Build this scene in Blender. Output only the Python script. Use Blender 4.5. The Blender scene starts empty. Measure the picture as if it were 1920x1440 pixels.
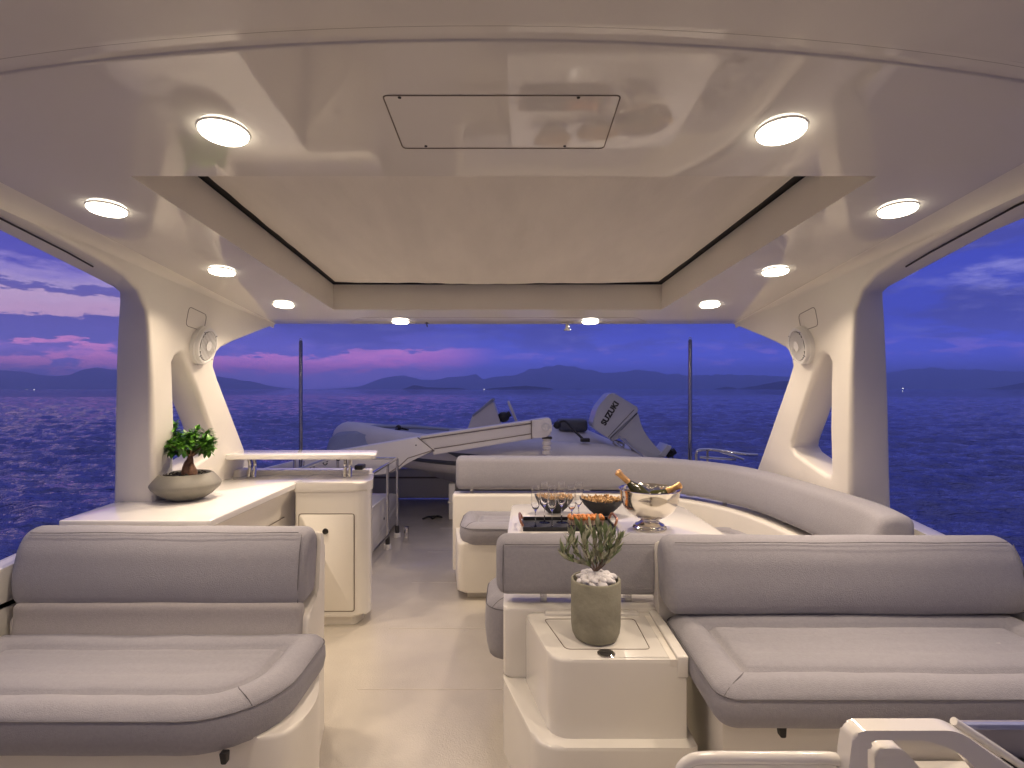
import bpy, bmesh, math, random
from mathutils import Vector, Matrix, noise
S = bpy.context.scene
C = S.collection
R = math.radians
random.seed(7)

# ------------------------------------------------------------------ camera
CZ = 1.47
F = 1000.0                      # focal length in photo pixels (1920 wide)
cam = bpy.data.cameras.new("camera")
cam.sensor_width = 36
cam.lens = F / 1920 * 36
cam.shift_y = 8.5 / 1920
cam.clip_start = 0.02
cam.clip_end = 60000
co = bpy.data.objects.new("camera", cam)
C.objects.link(co)
co.location = (0, 0, CZ)
co.rotation_euler = (R(90), 0, 0)
S.camera = co

S.render.engine = 'CYCLES'
S.cycles.volume_bounces = 3
S.view_settings.view_transform = 'Standard'
S.view_settings.look = 'None'
S.view_settings.exposure = 0.0
S.view_settings.gamma = 1.0

# ------------------------------------------------------------------ world: dusk sky
W = bpy.data.worlds.new("World")
S.world = W
W.use_nodes = True
wn = W.node_tree.nodes
wl = W.node_tree.links
bg = wn['Background']

def wnode(t, **k):
    n = wn.new(t)
    for a, b in k.items():
        setattr(n, a, b)
    return n

def wmath(op, a, b=None, c=None, clamp=False):
    n = wn.new('ShaderNodeMath')
    n.operation = op
    n.use_clamp = clamp
    for i, v in enumerate((a, b, c)):
        if v is None:
            continue
        if isinstance(v, (int, float)):
            n.inputs[i].default_value = v
        else:
            wl.new(v, n.inputs[i])
    return n.outputs[0]

def wmap(v, a, b, c=0.0, d=1.0, smooth=True):
    n = wn.new('ShaderNodeMapRange')
    if smooth:
        n.interpolation_type = 'SMOOTHSTEP'
    wl.new(v, n.inputs[0])
    for i, x in enumerate((a, b, c, d)):
        n.inputs[i + 1].default_value = x
    return n.outputs[0]

def wmix(f, a, b):
    n = wn.new('ShaderNodeMix')
    n.data_type = 'RGBA'
    if isinstance(f, (int, float)):
        n.inputs[0].default_value = f
    else:
        wl.new(f, n.inputs[0])
    for i, v in ((6, a), (7, b)):
        if isinstance(v, tuple):
            n.inputs[i].default_value = v + (1,)
        else:
            wl.new(v, n.inputs[i])
    return n.outputs[2]

tc = wnode('ShaderNodeTexCoord')
sx = wnode('ShaderNodeSeparateXYZ')
wl.new(tc.outputs['Generated'], sx.inputs[0])
X, Y_, Z = sx.outputs
AZ = wmath('ARCTAN2', X, Y_)           # 0 dead astern, negative to the left
EL = wmath('ARCSINE', Z)
cv = wnode('ShaderNodeCombineXYZ')
wl.new(wmath('MULTIPLY', AZ, 2.4), cv.inputs[0])
wl.new(wmath('MULTIPLY', EL, 9.0), cv.inputs[1])
def wnoise(scale, detail, rough, off):
    m = wn.new('ShaderNodeVectorMath'); m.operation = 'ADD'
    wl.new(cv.outputs[0], m.inputs[0]); m.inputs[1].default_value = off
    n = wn.new('ShaderNodeTexNoise')
    n.inputs['Scale'].default_value = scale
    n.inputs['Detail'].default_value = detail
    n.inputs['Roughness'].default_value = rough
    wl.new(m.outputs[0], n.inputs['Vector'])
    return n.outputs[0]
nA = wnoise(1.5, 9, 0.62, (3.1, 1.7, 0.4))
nB = wnoise(3.0, 10, 0.6, (8.3, 4.4, 2.0))
nC = wnoise(0.9, 4, 0.5, (1.2, 9.9, 5.0))
nD = wnoise(6.0, 8, 0.6, (2.2, 3.9, 7.0))
nF = wnoise(1.7, 9, 0.58, (6.4, 2.3, 1.1))
nE = wnoise(9.0, 8, 0.65, (5.2, 0.9, 3.0))
# clear sky: violet blue, deeper to the right
base = wmix(wmap(EL, 0.0, 0.5), (0.066, 0.080, 0.44), (0.034, 0.042, 0.26))
base = wmix(wmap(AZ, -0.5, 0.75), base, wmix(wmap(EL, 0.0, 0.45), (0.052, 0.066, 0.47), (0.022, 0.036, 0.30)))
# layered sunset clouds low on the left, fading out astern
def wramp(v, stops):
    n = wn.new('ShaderNodeValToRGB')
    cr = n.color_ramp
    while len(cr.elements) < len(stops): cr.elements.new(0.5)
    for e, (p, c) in zip(cr.elements, stops):
        e.position = p; e.color = c + (1,)
    wl.new(v, n.inputs[0])
    return n.outputs[0]
def wsum(*a):
    o = a[0]
    for b in a[1:]: o = wmath('ADD', o, b)
    return o
def cen(v, k): return wmath('MULTIPLY', wmath('SUBTRACT', v, 0.5), k)
elp = wsum(EL, cen(nA, 0.070), cen(nE, 0.055))
left = wramp(wmath('MULTIPLY', elp, 4.0), [(0.0, (0.13, 0.10, 0.38)), (0.11, (0.20, 0.12, 0.40)), (0.15, (0.50, 0.16, 0.36)), (0.27, (0.56, 0.20, 0.42)),
     (0.285, (0.085, 0.078, 0.29)), (0.405, (0.10, 0.085, 0.33)), (0.42, (0.60, 0.36, 0.50)), (0.54, (0.56, 0.38, 0.54)), (0.555, (0.13, 0.10, 0.32)),
     (0.605, (0.12, 0.10, 0.34)), (0.62, (0.40, 0.30, 0.52)), (0.69, (0.26, 0.20, 0.50)), (0.74, (0.08, 0.07, 0.37)), (1.0, (0.04, 0.045, 0.30))])
# streaks of cloud inside the lower pink band
left = wmix(wmath('MULTIPLY', wmap(nB, 0.50, 0.56), wmath('SUBTRACT', 1.0, wmap(EL, 0.07, 0.09))), left, (0.13, 0.09, 0.33))
elc = wsum(EL, cen(nA, 0.060), cen(nE, 0.055), wmath('MULTIPLY', wmap(AZ, -0.42, -0.2), -0.012))
cent = wramp(wmath('MULTIPLY', elc, 6.0), [(0.0, (0.13, 0.10, 0.40)), (0.12, (0.19, 0.12, 0.42)), (0.20, (0.44, 0.13, 0.40)), (0.335, (0.50, 0.17, 0.44)), (0.36, (0.10, 0.085, 0.37)), (0.60, (0.075, 0.075, 0.38)), (1.0, (0.06, 0.075, 0.42))])
azn = wsum(AZ, cen(nC, 0.25))
base = wmix(wmath('SUBTRACT', 1.0, wmap(azn, -0.22, -0.02)), base, cent)
base = wmix(wmath('SUBTRACT', 1.0, wmap(AZ, -0.62, -0.52)), base, left)
# broken grey violet cloud sheet over the upper sky
up = wmath('MULTIPLY', wmap(EL, 0.055, 0.085), wmap(AZ, -0.62, -0.52))
base = wmix(wmath('MULTIPLY', wmath('MULTIPLY', wmap(nF, 0.45, 0.54), 0.75), up), base, (0.050, 0.052, 0.245))
base = wmix(wmath('MULTIPLY', wmath('MULTIPLY', wmap(nD, 0.50, 0.72), 0.42), up), base, (0.15, 0.145, 0.44))
# pale wisps on the right
wr = wmath('MULTIPLY', wmap(AZ, 0.60, 0.72), wmath('MULTIPLY', wmap(EL, 0.10, 0.135), wmath('SUBTRACT', 1.0, wmap(EL, 0.175, 0.20))))
wr = wmath('MULTIPLY', wr, wmap(nA, 0.46, 0.60))
base = wmix(wmath('MULTIPLY', wr, 0.8), base, (0.32, 0.30, 0.66))
# thin pinkish streaks astern right
ws = wmath('MULTIPLY', wmath('MULTIPLY', wmap(EL, 0.03, 0.05), wmath('SUBTRACT', 1.0, wmap(EL, 0.06, 0.085))), wmap(nD, 0.5, 0.62))
base = wmix(wmath('MULTIPLY', ws, 0.35), base, (0.26, 0.14, 0.46))
# unseen sky shaped for its light: brightened overhead for the aft deck, greyed ahead
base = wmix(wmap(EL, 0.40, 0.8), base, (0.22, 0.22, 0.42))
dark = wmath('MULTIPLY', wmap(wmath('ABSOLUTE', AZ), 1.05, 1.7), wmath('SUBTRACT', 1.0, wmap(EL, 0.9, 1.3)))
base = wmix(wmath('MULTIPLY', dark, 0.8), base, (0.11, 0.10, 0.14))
gain = wn.new('ShaderNodeVectorMath'); gain.operation = 'SCALE'      # brighter towards the horizon
wl.new(base, gain.inputs[0])
wl.new(wmap(EL, 0.01, 0.12, 2.6, 1.0), gain.inputs['Scale'])
base = gain.outputs[0]
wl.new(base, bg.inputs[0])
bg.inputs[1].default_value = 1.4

# ------------------------------------------------------------------ materials
def mat(name, col, rough=0.5, metal=0.0, coat=0.0, var=0.0, vscale=4.0, bump=0.0, bscale=60.0, spec=0.5,
        trans=0.0, ior=1.5, emit=None, estr=0.0, stretch=None, sheen=0.0):
    m = bpy.data.materials.new(name)
    m.use_nodes = True
    nt = m.node_tree
    b = nt.nodes['Principled BSDF']
    b.inputs['Base Color'].default_value = tuple(col) + (1,)
    b.inputs['Roughness'].default_value = rough
    b.inputs['Metallic'].default_value = metal
    b.inputs['Coat Weight'].default_value = coat
    b.inputs['Coat Roughness'].default_value = 0.04
    b.inputs['Specular IOR Level'].default_value = spec
    b.inputs['Transmission Weight'].default_value = trans
    b.inputs['IOR'].default_value = ior
    b.inputs['Sheen Weight'].default_value = sheen
    if emit:
        b.inputs['Emission Color'].default_value = tuple(emit) + (1,)
        b.inputs['Emission Strength'].default_value = estr
    t = nt.nodes.new('ShaderNodeTexCoord')
    src = t.outputs['Object']
    if stretch:
        mp = nt.nodes.new('ShaderNodeMapping')
        mp.inputs['Scale'].default_value = stretch
        nt.links.new(src, mp.inputs[0])
        src = mp.outputs[0]
    if var:
        n = nt.nodes.new('ShaderNodeTexNoise')
        n.inputs['Scale'].default_value = vscale
        n.inputs['Detail'].default_value = 8
        nt.links.new(src, n.inputs['Vector'])
        mr = nt.nodes.new('ShaderNodeMapRange')
        mr.inputs[1].default_value = 0.3; mr.inputs[2].default_value = 0.7
        mr.inputs[3].default_value = 1 - var; mr.inputs[4].default_value = 1 + var
        nt.links.new(n.outputs[0], mr.inputs[0])
        mx = nt.nodes.new('ShaderNodeVectorMath'); mx.operation = 'SCALE'
        mx.inputs[0].default_value = col
        nt.links.new(mr.outputs[0], mx.inputs['Scale'])
        nt.links.new(mx.outputs[0], b.inputs['Base Color'])
    if bump:
        n = nt.nodes.new('ShaderNodeTexNoise')
        n.inputs['Scale'].default_value = bscale
        n.inputs['Detail'].default_value = 4
        nt.links.new(src, n.inputs['Vector'])
        bp = nt.nodes.new('ShaderNodeBump')
        bp.inputs['Strength'].default_value = bump
        bp.inputs['Distance'].default_value = 0.01
        nt.links.new(n.outputs[0], bp.inputs['Height'])
        nt.links.new(bp.outputs[0], b.inputs['Normal'])
    return m

M = {}
M['gel'] = mat('gelcoat', (0.79, 0.755, 0.685), 0.20, coat=0.5, var=0.02, vscale=2.0, bump=0.05, bscale=2.5)
M['gelg'] = mat('gelcoat_gloss', (0.74, 0.70, 0.64), 0.035, coat=0.0, var=0.03, vscale=1.2, bump=0.035, bscale=1.3, spec=0.65)
M['gelm'] = mat('gelcoat_satin', (0.80, 0.755, 0.67), 0.42, var=0.03, vscale=3.0, bump=0.04, bscale=12)
M['counter'] = mat('counter_solid', (0.80, 0.77, 0.72), 0.09, coat=0.3, var=0.015)
M['fabric'] = mat('grey_upholstery', (0.315, 0.302, 0.325), 0.9, var=0.05, vscale=90, bump=0.3, bscale=300, sheen=0.15)
M['fabric2'] = mat('pale_upholstery', (0.44, 0.405, 0.39), 0.9, var=0.05, vscale=90, bump=0.3, bscale=300, sheen=0.15)
M['seam'] = mat('seam_thread', (0.16, 0.15, 0.16), 0.8)
M['blind'] = mat('roof_fabric', (0.68, 0.635, 0.575), 0.75, var=0.05, vscale=3, bump=1.0, bscale=3.0, stretch=(2.6, 0.7, 1))
M['black'] = mat('black_rubber', (0.015, 0.014, 0.014), 0.5)
M['dark'] = mat('dark_gap', (0.03, 0.026, 0.022), 0.7)
M['groove'] = mat('groove_sealant', (0.20, 0.16, 0.125), 0.6)
M['steel'] = mat('polished_steel', (0.62, 0.61, 0.60), 0.12, metal=1.0)
M['silver'] = mat('silver_bowl', (0.70, 0.66, 0.60), 0.13, metal=1.0, bump=0.06, bscale=20)
M['deck'] = mat('deck_gelcoat', (0.50, 0.455, 0.385), 0.25, coat=0.2, var=0.09, vscale=2.6, bump=0.22, bscale=180)
M['concrete'] = mat('pot_concrete', (0.27, 0.255, 0.185), 0.8, var=0.16, vscale=14, bump=0.25, bscale=60)
M['slate'] = mat('bonsai_bowl_grey', (0.21, 0.195, 0.16), 0.55, var=0.12, vscale=9, bump=0.1, bscale=40)
M['soil'] = mat('dark_soil', (0.03, 0.025, 0.022), 0.7, bump=0.6, bscale=90)
M['pebble'] = mat('white_pebble', (0.78, 0.75, 0.74), 0.5, var=0.06, vscale=25)
M['bark'] = mat('bark', (0.17, 0.085, 0.05), 0.7, var=0.3, vscale=40, bump=0.5, bscale=60)
M['twig'] = mat('olive_bark', (0.20, 0.14, 0.10), 0.8, var=0.2, vscale=40)
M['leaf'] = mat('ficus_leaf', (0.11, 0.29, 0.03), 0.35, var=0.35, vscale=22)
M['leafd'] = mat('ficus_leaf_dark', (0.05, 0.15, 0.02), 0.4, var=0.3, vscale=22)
M['olive'] = mat('olive_leaf', (0.17, 0.22, 0.10), 0.55, var=0.3, vscale=30)
M['olive2'] = mat('olive_leaf_pale', (0.40, 0.40, 0.27), 0.6, var=0.25, vscale=30)
M['glass'] = mat('clear_glass', (1, 1, 1), 0.0, trans=1.0, ior=1.45)
M['bottle'] = mat('bottle_glass', (0.045, 0.045, 0.012), 0.08, coat=0.5)
M['foil'] = mat('gold_foil', (0.80, 0.48, 0.20), 0.32, metal=0.9, bump=0.8, bscale=60)
M['blackbowl'] = mat('black_stoneware', (0.022, 0.022, 0.025), 0.55, bump=0.2, bscale=60)
M['copper'] = mat('copper_handle', (0.42, 0.20, 0.12), 0.35, metal=0.6)
M['snack'] = mat('breadstick', (0.55, 0.34, 0.15), 0.7, var=0.25, vscale=60)
M['orange'] = mat('orange_canape', (0.80, 0.30, 0.07), 0.45, var=0.3, vscale=60)
M['cream'] = mat('cream_canape', (0.75, 0.55, 0.42), 0.5, var=0.2, vscale=60)
M['tube'] = mat('boat_tube_grey', (0.60, 0.57, 0.55), 0.5, var=0.06)
M['cover'] = mat('boat_canvas', (0.26, 0.28, 0.36), 0.75, var=0.1, vscale=5, bump=0.4, bscale=8)
M['band'] = mat('rub_band', (0.07, 0.075, 0.09), 0.5)
M['cowl'] = mat('engine_silver', (0.50, 0.51, 0.53), 0.38, metal=0.0, coat=0.4, var=0.04)
M['crane'] = mat('crane_paint', (0.80, 0.76, 0.70), 0.4, coat=0.2, var=0.02)
M['speakerw'] = mat('speaker_white', (0.74, 0.72, 0.68), 0.35)
M['lens'] = mat('lamp_lens', (1, 0.95, 0.85), 0.4, emit=(1.0, 0.90, 0.72), estr=11.0)
M['shore'] = mat('shore_light', (1, 1, 1), 0.4, emit=(1.0, 0.92, 0.8), estr=6.0)
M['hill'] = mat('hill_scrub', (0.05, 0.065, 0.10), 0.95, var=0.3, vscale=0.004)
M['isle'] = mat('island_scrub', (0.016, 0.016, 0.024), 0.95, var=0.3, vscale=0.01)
M['acryl'] = mat('wet_acrylic', (0.30, 0.28, 0.30), 0.08, coat=0.6)
M['drop'] = mat('water_bead', (1, 1, 1), 0.0, trans=1.0, ior=1.33)

def sea_mat():
    m = bpy.data.materials.new('sea_water'); m.use_nodes = True
    nt = m.node_tree; b = nt.nodes['Principled BSDF']
    b.inputs['Base Color'].default_value = (0.020, 0.036, 0.24, 1)
    b.inputs['Roughness'].default_value = 0.03
    b.inputs['IOR'].default_value = 1.9
    b.inputs['Specular IOR Level'].default_value = 0.6
    t = nt.nodes.new('ShaderNodeTexCoord')
    mp = nt.nodes.new('ShaderNodeMapping'); mp.inputs['Rotation'].default_value = (0, 0, R(8)); mp.inputs['Scale'].default_value = (0.42, 1.35, 1)
    nt.links.new(t.outputs['Object'], mp.inputs[0])
    prev = None
    for sc, st, di in ((0.22, 1.0, 1.1), (0.9, 1.0, 0.65), (3.2, 1.0, 0.24), (9.0, 1.0, 0.07)):
        n = nt.nodes.new('ShaderNodeTexNoise'); n.inputs['Scale'].default_value = sc
        n.inputs['Detail'].default_value = 3; n.inputs['Roughness'].default_value = 0.55
        nt.links.new(mp.outputs[0], n.inputs['Vector'])
        bp = nt.nodes.new('ShaderNodeBump'); bp.inputs['Strength'].default_value = st; bp.inputs['Distance'].default_value = di
        nt.links.new(n.outputs[0], bp.inputs['Height'])
        if prev: nt.links.new(prev.outputs[0], bp.inputs['Normal'])
        prev = bp
    nt.links.new(prev.outputs[0], b.inputs['Normal'])
    return m
M['sea'] = sea_mat()

# ------------------------------------------------------------------ helpers
def link(o, parent=None):
    C.objects.link(o)
    if parent is not None:
        o.parent = parent
    return o

def tag(o, label=None, cat=None, group=None, kind=None):
    if label: o['label'] = label
    if cat: o['category'] = cat
    if group: o['group'] = group
    if kind: o['kind'] = kind
    return o

def thing(name, label, cat, loc=(0, 0, 0), group=None):
    o = bpy.data.objects.new(name, None)
    o.empty_display_size = 0.1
    C.objects.link(o)
    o.location = loc
    return tag(o, label, cat, group)

XFM = None
def obj(name, bm, m, parent=None, sharp=38, flat=False):
    """bm is in world coordinates; it is moved into the parent's frame (parents are unrotated Empties or meshes at origin)"""
    if XFM is not None: bmesh.ops.transform(bm, matrix=XFM, verts=bm.verts)
    bmesh.ops.recalc_face_normals(bm, faces=bm.faces)
    me = bpy.data.meshes.new(name)
    if parent is not None:
        off = Vector((0, 0, 0)); p = parent
        while p is not None:
            off += p.location; p = p.parent
        bmesh.ops.translate(bm, verts=bm.verts, vec=-off)
    bm.to_mesh(me); bm.free()
    if not flat:
        for p in me.polygons: p.use_smooth = True
        me.set_sharp_from_angle(angle=R(sharp))
    for mm in (m if isinstance(m, (list, tuple)) else [m]):
        me.materials.append(mm)
    return link(bpy.data.objects.new(name, me), parent)

def bx(bm, x0, x1, y0, y1, z0, z1, r=0.0, seg=3):
    t = bmesh.new()
    bmesh.ops.create_cube(t, size=1)
    for v in t.verts:
        v.co = Vector(((x0 + x1) / 2 + v.co.x * (x1 - x0), (y0 + y1) / 2 + v.co.y * (y1 - y0), (z0 + z1) / 2 + v.co.z * (z1 - z0)))
    if r: bmesh.ops.bevel(t, geom=list(t.edges), offset=r, segments=seg, affect='EDGES', profile=0.5)
    merge(bm, t)
    return bm

def merge(bm, t, mtx=None):
    if mtx is not None: bmesh.ops.transform(t, matrix=mtx, verts=t.verts)
    me = bpy.data.meshes.new('tmp'); t.to_mesh(me); t.free()
    bm.from_mesh(me); bpy.data.meshes.remove(me)

def box(x0, x1, y0, y1, z0, z1, r=0.0, seg=3):
    return bx(bmesh.new(), x0, x1, y0, y1, z0, z1, r, seg)

def tube(bm, pts, rad, n=10, closed=False, cap=True):
    pts = [Vector(p) for p in pts]
    rads = rad if isinstance(rad, (list, tuple)) else [rad] * len(pts)
    rings = []
    L = len(pts)
    prev = None
    for i, p in enumerate(pts):
        a = pts[(i - 1) % L] if (closed or i > 0) else p
        b = pts[(i + 1) % L] if (closed or i < L - 1) else p
        d = (b - a).normalized()
        if prev is None:
            u = d.orthogonal().normalized()
        else:
            u = (prev - d * prev.dot(d)).normalized()
        prev = u
        w = d.cross(u)
        rings.append([bm.verts.new(p + (u * math.cos(2 * math.pi * k / n) + w * math.sin(2 * math.pi * k / n)) * rads[i]) for k in range(n)])
    for i in range(L if closed else L - 1):
        A, B = rings[i], rings[(i + 1) % L]
        for k in range(n):
            bm.faces.new((A[k], A[(k + 1) % n], B[(k + 1) % n], B[k]))
    if cap and not closed:
        bm.faces.new(rings[0]); bm.faces.new(rings[-1])
    return bm

def smooth_path(pts, n=6):
    pts = [Vector(p) for p in pts]
    out = []
    for i in range(len(pts) - 1):
        p0 = pts[max(i - 1, 0)]; p1 = pts[i]; p2 = pts[i + 1]; p3 = pts[min(i + 2, len(pts) - 1)]
        for k in range(n):
            t = k / n
            out.append(0.5 * ((2 * p1) + (p2 - p0) * t + (2 * p0 - 5 * p1 + 4 * p2 - p3) * t * t + (-p0 + 3 * p1 - 3 * p2 + p3) * t ** 3))
    out.append(pts[-1])
    return out

def round_poly(pts, r, n=4):
    """round the corners of a 2D polygon; r is a number or a list"""
    out = []
    L = len(pts)
    for i in range(L):
        p = Vector(pts[i]); a = Vector(pts[i - 1]); b = Vector(pts[(i + 1) % L])
        rr = r[i] if isinstance(r, (list, tuple)) else r
        da = (a - p); db = (b - p)
        la, lb = da.length, db.length
        t = min(rr, la * 0.48, lb * 0.48)
        if t < 1e-5:
            out.append(p); continue
        pa = p + da / la * t; pb = p + db / lb * t
        for k in range(n + 1):
            s = k / n
            out.append((1 - s) ** 2 * pa + 2 * s * (1 - s) * p + s * s * pb)
    return out

def prism(bm, pts, axis, a, b, r=0.0, seg=2):
    """polygon extruded along an axis ('x': pts are (y,z); 'y': (x,z); 'z': (x,y))"""
    t = bmesh.new()
    def mk(p, c):
        if axis == 'x': return Vector((c, p[0], p[1]))
        if axis == 'y': return Vector((p[0], c, p[1]))
        return Vector((p[0], p[1], c))
    A = [t.verts.new(mk(p, a)) for p in pts]
    B = [t.verts.new(mk(p, b)) for p in pts]
    fa = t.faces.new(A); fb = t.faces.new(list(reversed(B)))
    L = len(pts)
    for i in range(L):
        t.faces.new((A[i], B[i], B[(i + 1) % L], A[(i + 1) % L]))
    if r:
        es = set(fa.edges) | set(fb.edges)
        bmesh.ops.bevel(t, geom=list(es), offset=r, segments=seg, affect='EDGES', profile=0.5)
    merge(bm, t)
    return bm

def lathe(bm, prof, cx=0, cy=0, cz=0, n=32, mtx=None):
    t = bmesh.new()
    rings = []
    for (r, z) in prof:
        if r < 1e-6:
            rings.append([t.verts.new((cx, cy, cz + z))])
        else:
            rings.append([t.verts.new((cx + r * math.cos(2 * math.pi * k / n), cy + r * math.sin(2 * math.pi * k / n), cz + z)) for k in range(n)])
    for A, B in zip(rings, rings[1:]):
        if len(A) == 1 and len(B) == 1: continue
        for k in range(n):
            k2 = (k + 1) % n
            if len(A) == 1: t.faces.new((A[0], B[k2], B[k]))
            elif len(B) == 1: t.faces.new((A[k], A[k2], B[0]))
            else: t.faces.new((A[k], A[k2], B[k2], B[k]))
    merge(bm, t, mtx)
    return bm

def sweep(bm, path, prof, endr=0.05, ne=6, wob=0.0):
    """sweep a closed profile [(side, up)] along a horizontal path; the ends are rounded"""
    path = [Vector((p[0], p[1], p[2] if len(p) > 2 else 0)) for p in path]
    d = [0.0]
    for a, b in zip(path, path[1:]): d.append(d[-1] + (b - a).length)
    tot = d[-1]
    def at(s):
        for i in range(len(path) - 1):
            if s <= d[i + 1] + 1e-9:
                t = (s - d[i]) / (d[i + 1] - d[i])
                return path[i].lerp(path[i + 1], t)
        return path[-1]
    def tan(s):
        return (at(min(s + 0.02, tot)) - at(max(s - 0.02, 0))).normalized()
    cx = sum(p[0] for p in prof) / len(prof); cy = sum(p[1] for p in prof) / len(prof)
    hw = (max(p[0] for p in prof) - min(p[0] for p in prof)) / 2
    hh = (max(p[1] for p in prof) - min(p[1] for p in prof)) / 2
    st = []
    for k in range(ne + 1):
        th = math.pi / 2 * k / ne
        st.append((endr * (1 - math.cos(th)), endr * (1 - math.sin(th))))
    mids = [x for x in d if endr * 1.2 < x < tot - endr * 1.2]
    m = []
    lo, hi = endr, tot - endr
    N = max(2, int((hi - lo) / 0.035))
    m = [lo + (hi - lo) * k / N for k in range(1, N)]
    stations = st + [(x, 0) for x in m] + [(tot - a, b) for a, b in reversed(st)]
    rings = []
    for s, ins in stations:
        p = at(s); t = tan(s); nrm = Vector((t.y, -t.x, 0)).normalized()
        fx = (hw - ins) / hw; fy = (hh - ins) / hh
        ring = []
        for j, (a, b) in enumerate(prof):
            w = 0
            if wob: w = wob * noise.noise(Vector((s * 3, a * 9, b * 9 + hw * 50))) + 0.35 * wob * noise.noise(Vector((s * 13, a * 14, b * 14 + hw * 50)))
            ring.append(bm.verts.new(p + nrm * (cx + (a - cx) * fx * (1 + w)) + Vector((0, 0, cy + (b - cy) * fy * (1 + w)))))
        rings.append(ring)
    L = len(prof)
    for A, B in zip(rings, rings[1:]):
        for k in range(L):
            bm.faces.new((A[k], A[(k + 1) % L], B[(k + 1) % L], B[k]))
    bm.faces.new(rings[0]); bm.faces.new(list(reversed(rings[-1])))
    return bm

def P(u, v, Y):
    return Vector(((u - 960) / F * Y, Y, CZ - (v - 728.5) / F * Y))

# ------------------------------------------------------------------ sea
def build_sea():
    bm = bmesh.new()
    rnd = random.Random(3)
    waves = []
    for i in range(46):
        lam = 0.35 * (1.092 ** i) if i < 40 else rnd.uniform(1.0, 3)
        if lam > 26: lam = rnd.uniform(4, 20)
        ang = R(rnd.gauss(80, 24))
        amp = 0.022 * lam ** 0.8
        waves.append((lam, math.cos(ang), math.sin(ang), amp * 0.54, rnd.uniform(0, 6.28)))
    WZ = -4.6
    NA = 760
    rs = [3.0]
    while rs[-1] < 900: rs.append(rs[-1] * (1.0085 if rs[-1] < 130 else 1.016))
    while rs[-1] < 45000: rs.append(rs[-1] * 1.15)
    a0, a1 = R(-58), R(58)
    verts, faces = [], []
    for r in rs:
        cell = max(r * (a1 - a0) / NA, r * 0.007)
        for k in range(NA + 1):
            a = a0 + (a1 - a0) * k / NA
            x, y = r * math.sin(a), r * math.cos(a)
            z = 0.0
            if r < 900:
                for lam, cx, cy, am, ph in waves:
                    if lam > cell * 2.4:
                        z += am * math.sin(2 * math.pi * (x * cx + y * cy) / lam + ph)
                z *= 1 - max(0, (r - 500) / 400)
            verts.append((x, y, z + WZ))
    n = NA + 1
    for i in range(len(rs) - 1):
        for k in range(NA):
            faces.append((i * n + k, i * n + k + 1, (i + 1) * n + k + 1, (i + 1) * n + k))
    me = bpy.data.meshes.new('sea')
    me.from_pydata(verts, [], faces)
    for p in me.polygons: p.use_smooth = True
    me.materials.append(M['sea'])
    o = link(bpy.data.objects.new('sea', me)); tag(o, kind='structure')
    # the rest of the sea round the boat and ahead of it, flat
    bm = bmesh.new()
    k = 45000
    q = [bm.verts.new(p) for p in ((-k, -k, WZ - 0.6), (k, -k, WZ - 0.6), (k, k, WZ - 0.6), (-k, k, WZ - 0.6))]
    bm.faces.new(q)
    tag(obj('sea_ahead', bm, M['sea'], flat=True), kind='structure')
build_sea()

# ------------------------------------------------------------------ hills and islands
def ridge(name, prof, D, depth, m, seed, label=None):
    """prof: silhouette in (photo column, pixels above the waterline); built as a solid ridge with spurs at distance D"""
    bm = bmesh.new()
    rnd = random.Random(seed)
    pts = []
    for (u0, h0), (u1, h1) in zip(prof, prof[1:]):
        n = max(2, int(abs(u1 - u0) / 4))
        for k in range(n):
            t = k / n
            pts.append((u0 + (u1 - u0) * t, h0 + (h1 - h0) * t))
    pts.append(prof[-1])
    rows = []
    K = 9
    for j in range(K):
        s = j / (K - 1) * 2 - 1
        row = []
        for (u, h) in pts:
            y = D + s * depth
            x = (u - 960) / F * D * (1 + 0.02 * s)
            hz = h / F * D
            jag = noise.fractal(Vector((u * 0.05, s * 1.5, seed)), 1.0, 2.0, 5) * 0.10 * hz
            z = (hz + jag) * max(0.0, (1 - abs(s) ** 1.3)) + noise.noise(Vector((u * 0.06, s * 4, seed + 9))) * hz * 0.18 * (1 - abs(s)) * (0 if s == 0 else 1)
            row.append(bm.verts.new((x, y, -6.0 if abs(s) > 0.99 else z - 4.6)))
        rows.append(row)
    for A, B in zip(rows, rows[1:]):
        for k in range(len(pts) - 1):
            bm.faces.new((A[k], A[k + 1], B[k + 1], B[k]))
    o = obj(name, bm, m, flat=False, sharp=60)
    tag(o, kind='structure')
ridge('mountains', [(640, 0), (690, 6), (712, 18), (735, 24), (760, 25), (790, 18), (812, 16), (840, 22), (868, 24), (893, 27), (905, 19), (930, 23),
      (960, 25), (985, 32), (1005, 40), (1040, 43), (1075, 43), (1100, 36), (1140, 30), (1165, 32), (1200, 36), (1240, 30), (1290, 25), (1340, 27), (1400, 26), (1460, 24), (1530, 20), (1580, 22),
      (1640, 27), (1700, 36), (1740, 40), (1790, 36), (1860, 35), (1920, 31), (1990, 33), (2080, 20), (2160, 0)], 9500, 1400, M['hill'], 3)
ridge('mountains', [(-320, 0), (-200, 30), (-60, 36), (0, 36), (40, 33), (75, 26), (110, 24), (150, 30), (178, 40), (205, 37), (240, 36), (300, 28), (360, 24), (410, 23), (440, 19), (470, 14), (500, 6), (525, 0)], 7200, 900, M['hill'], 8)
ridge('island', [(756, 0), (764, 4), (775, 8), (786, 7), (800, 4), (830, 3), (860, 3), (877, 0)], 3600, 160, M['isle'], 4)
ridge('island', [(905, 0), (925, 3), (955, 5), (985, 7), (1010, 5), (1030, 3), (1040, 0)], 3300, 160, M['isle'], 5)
ridge('island', [(1338, 0), (1350, 3), (1362, 5), (1378, 3), (1384, 0)], 3900, 120, M['isle'], 6)
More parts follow.
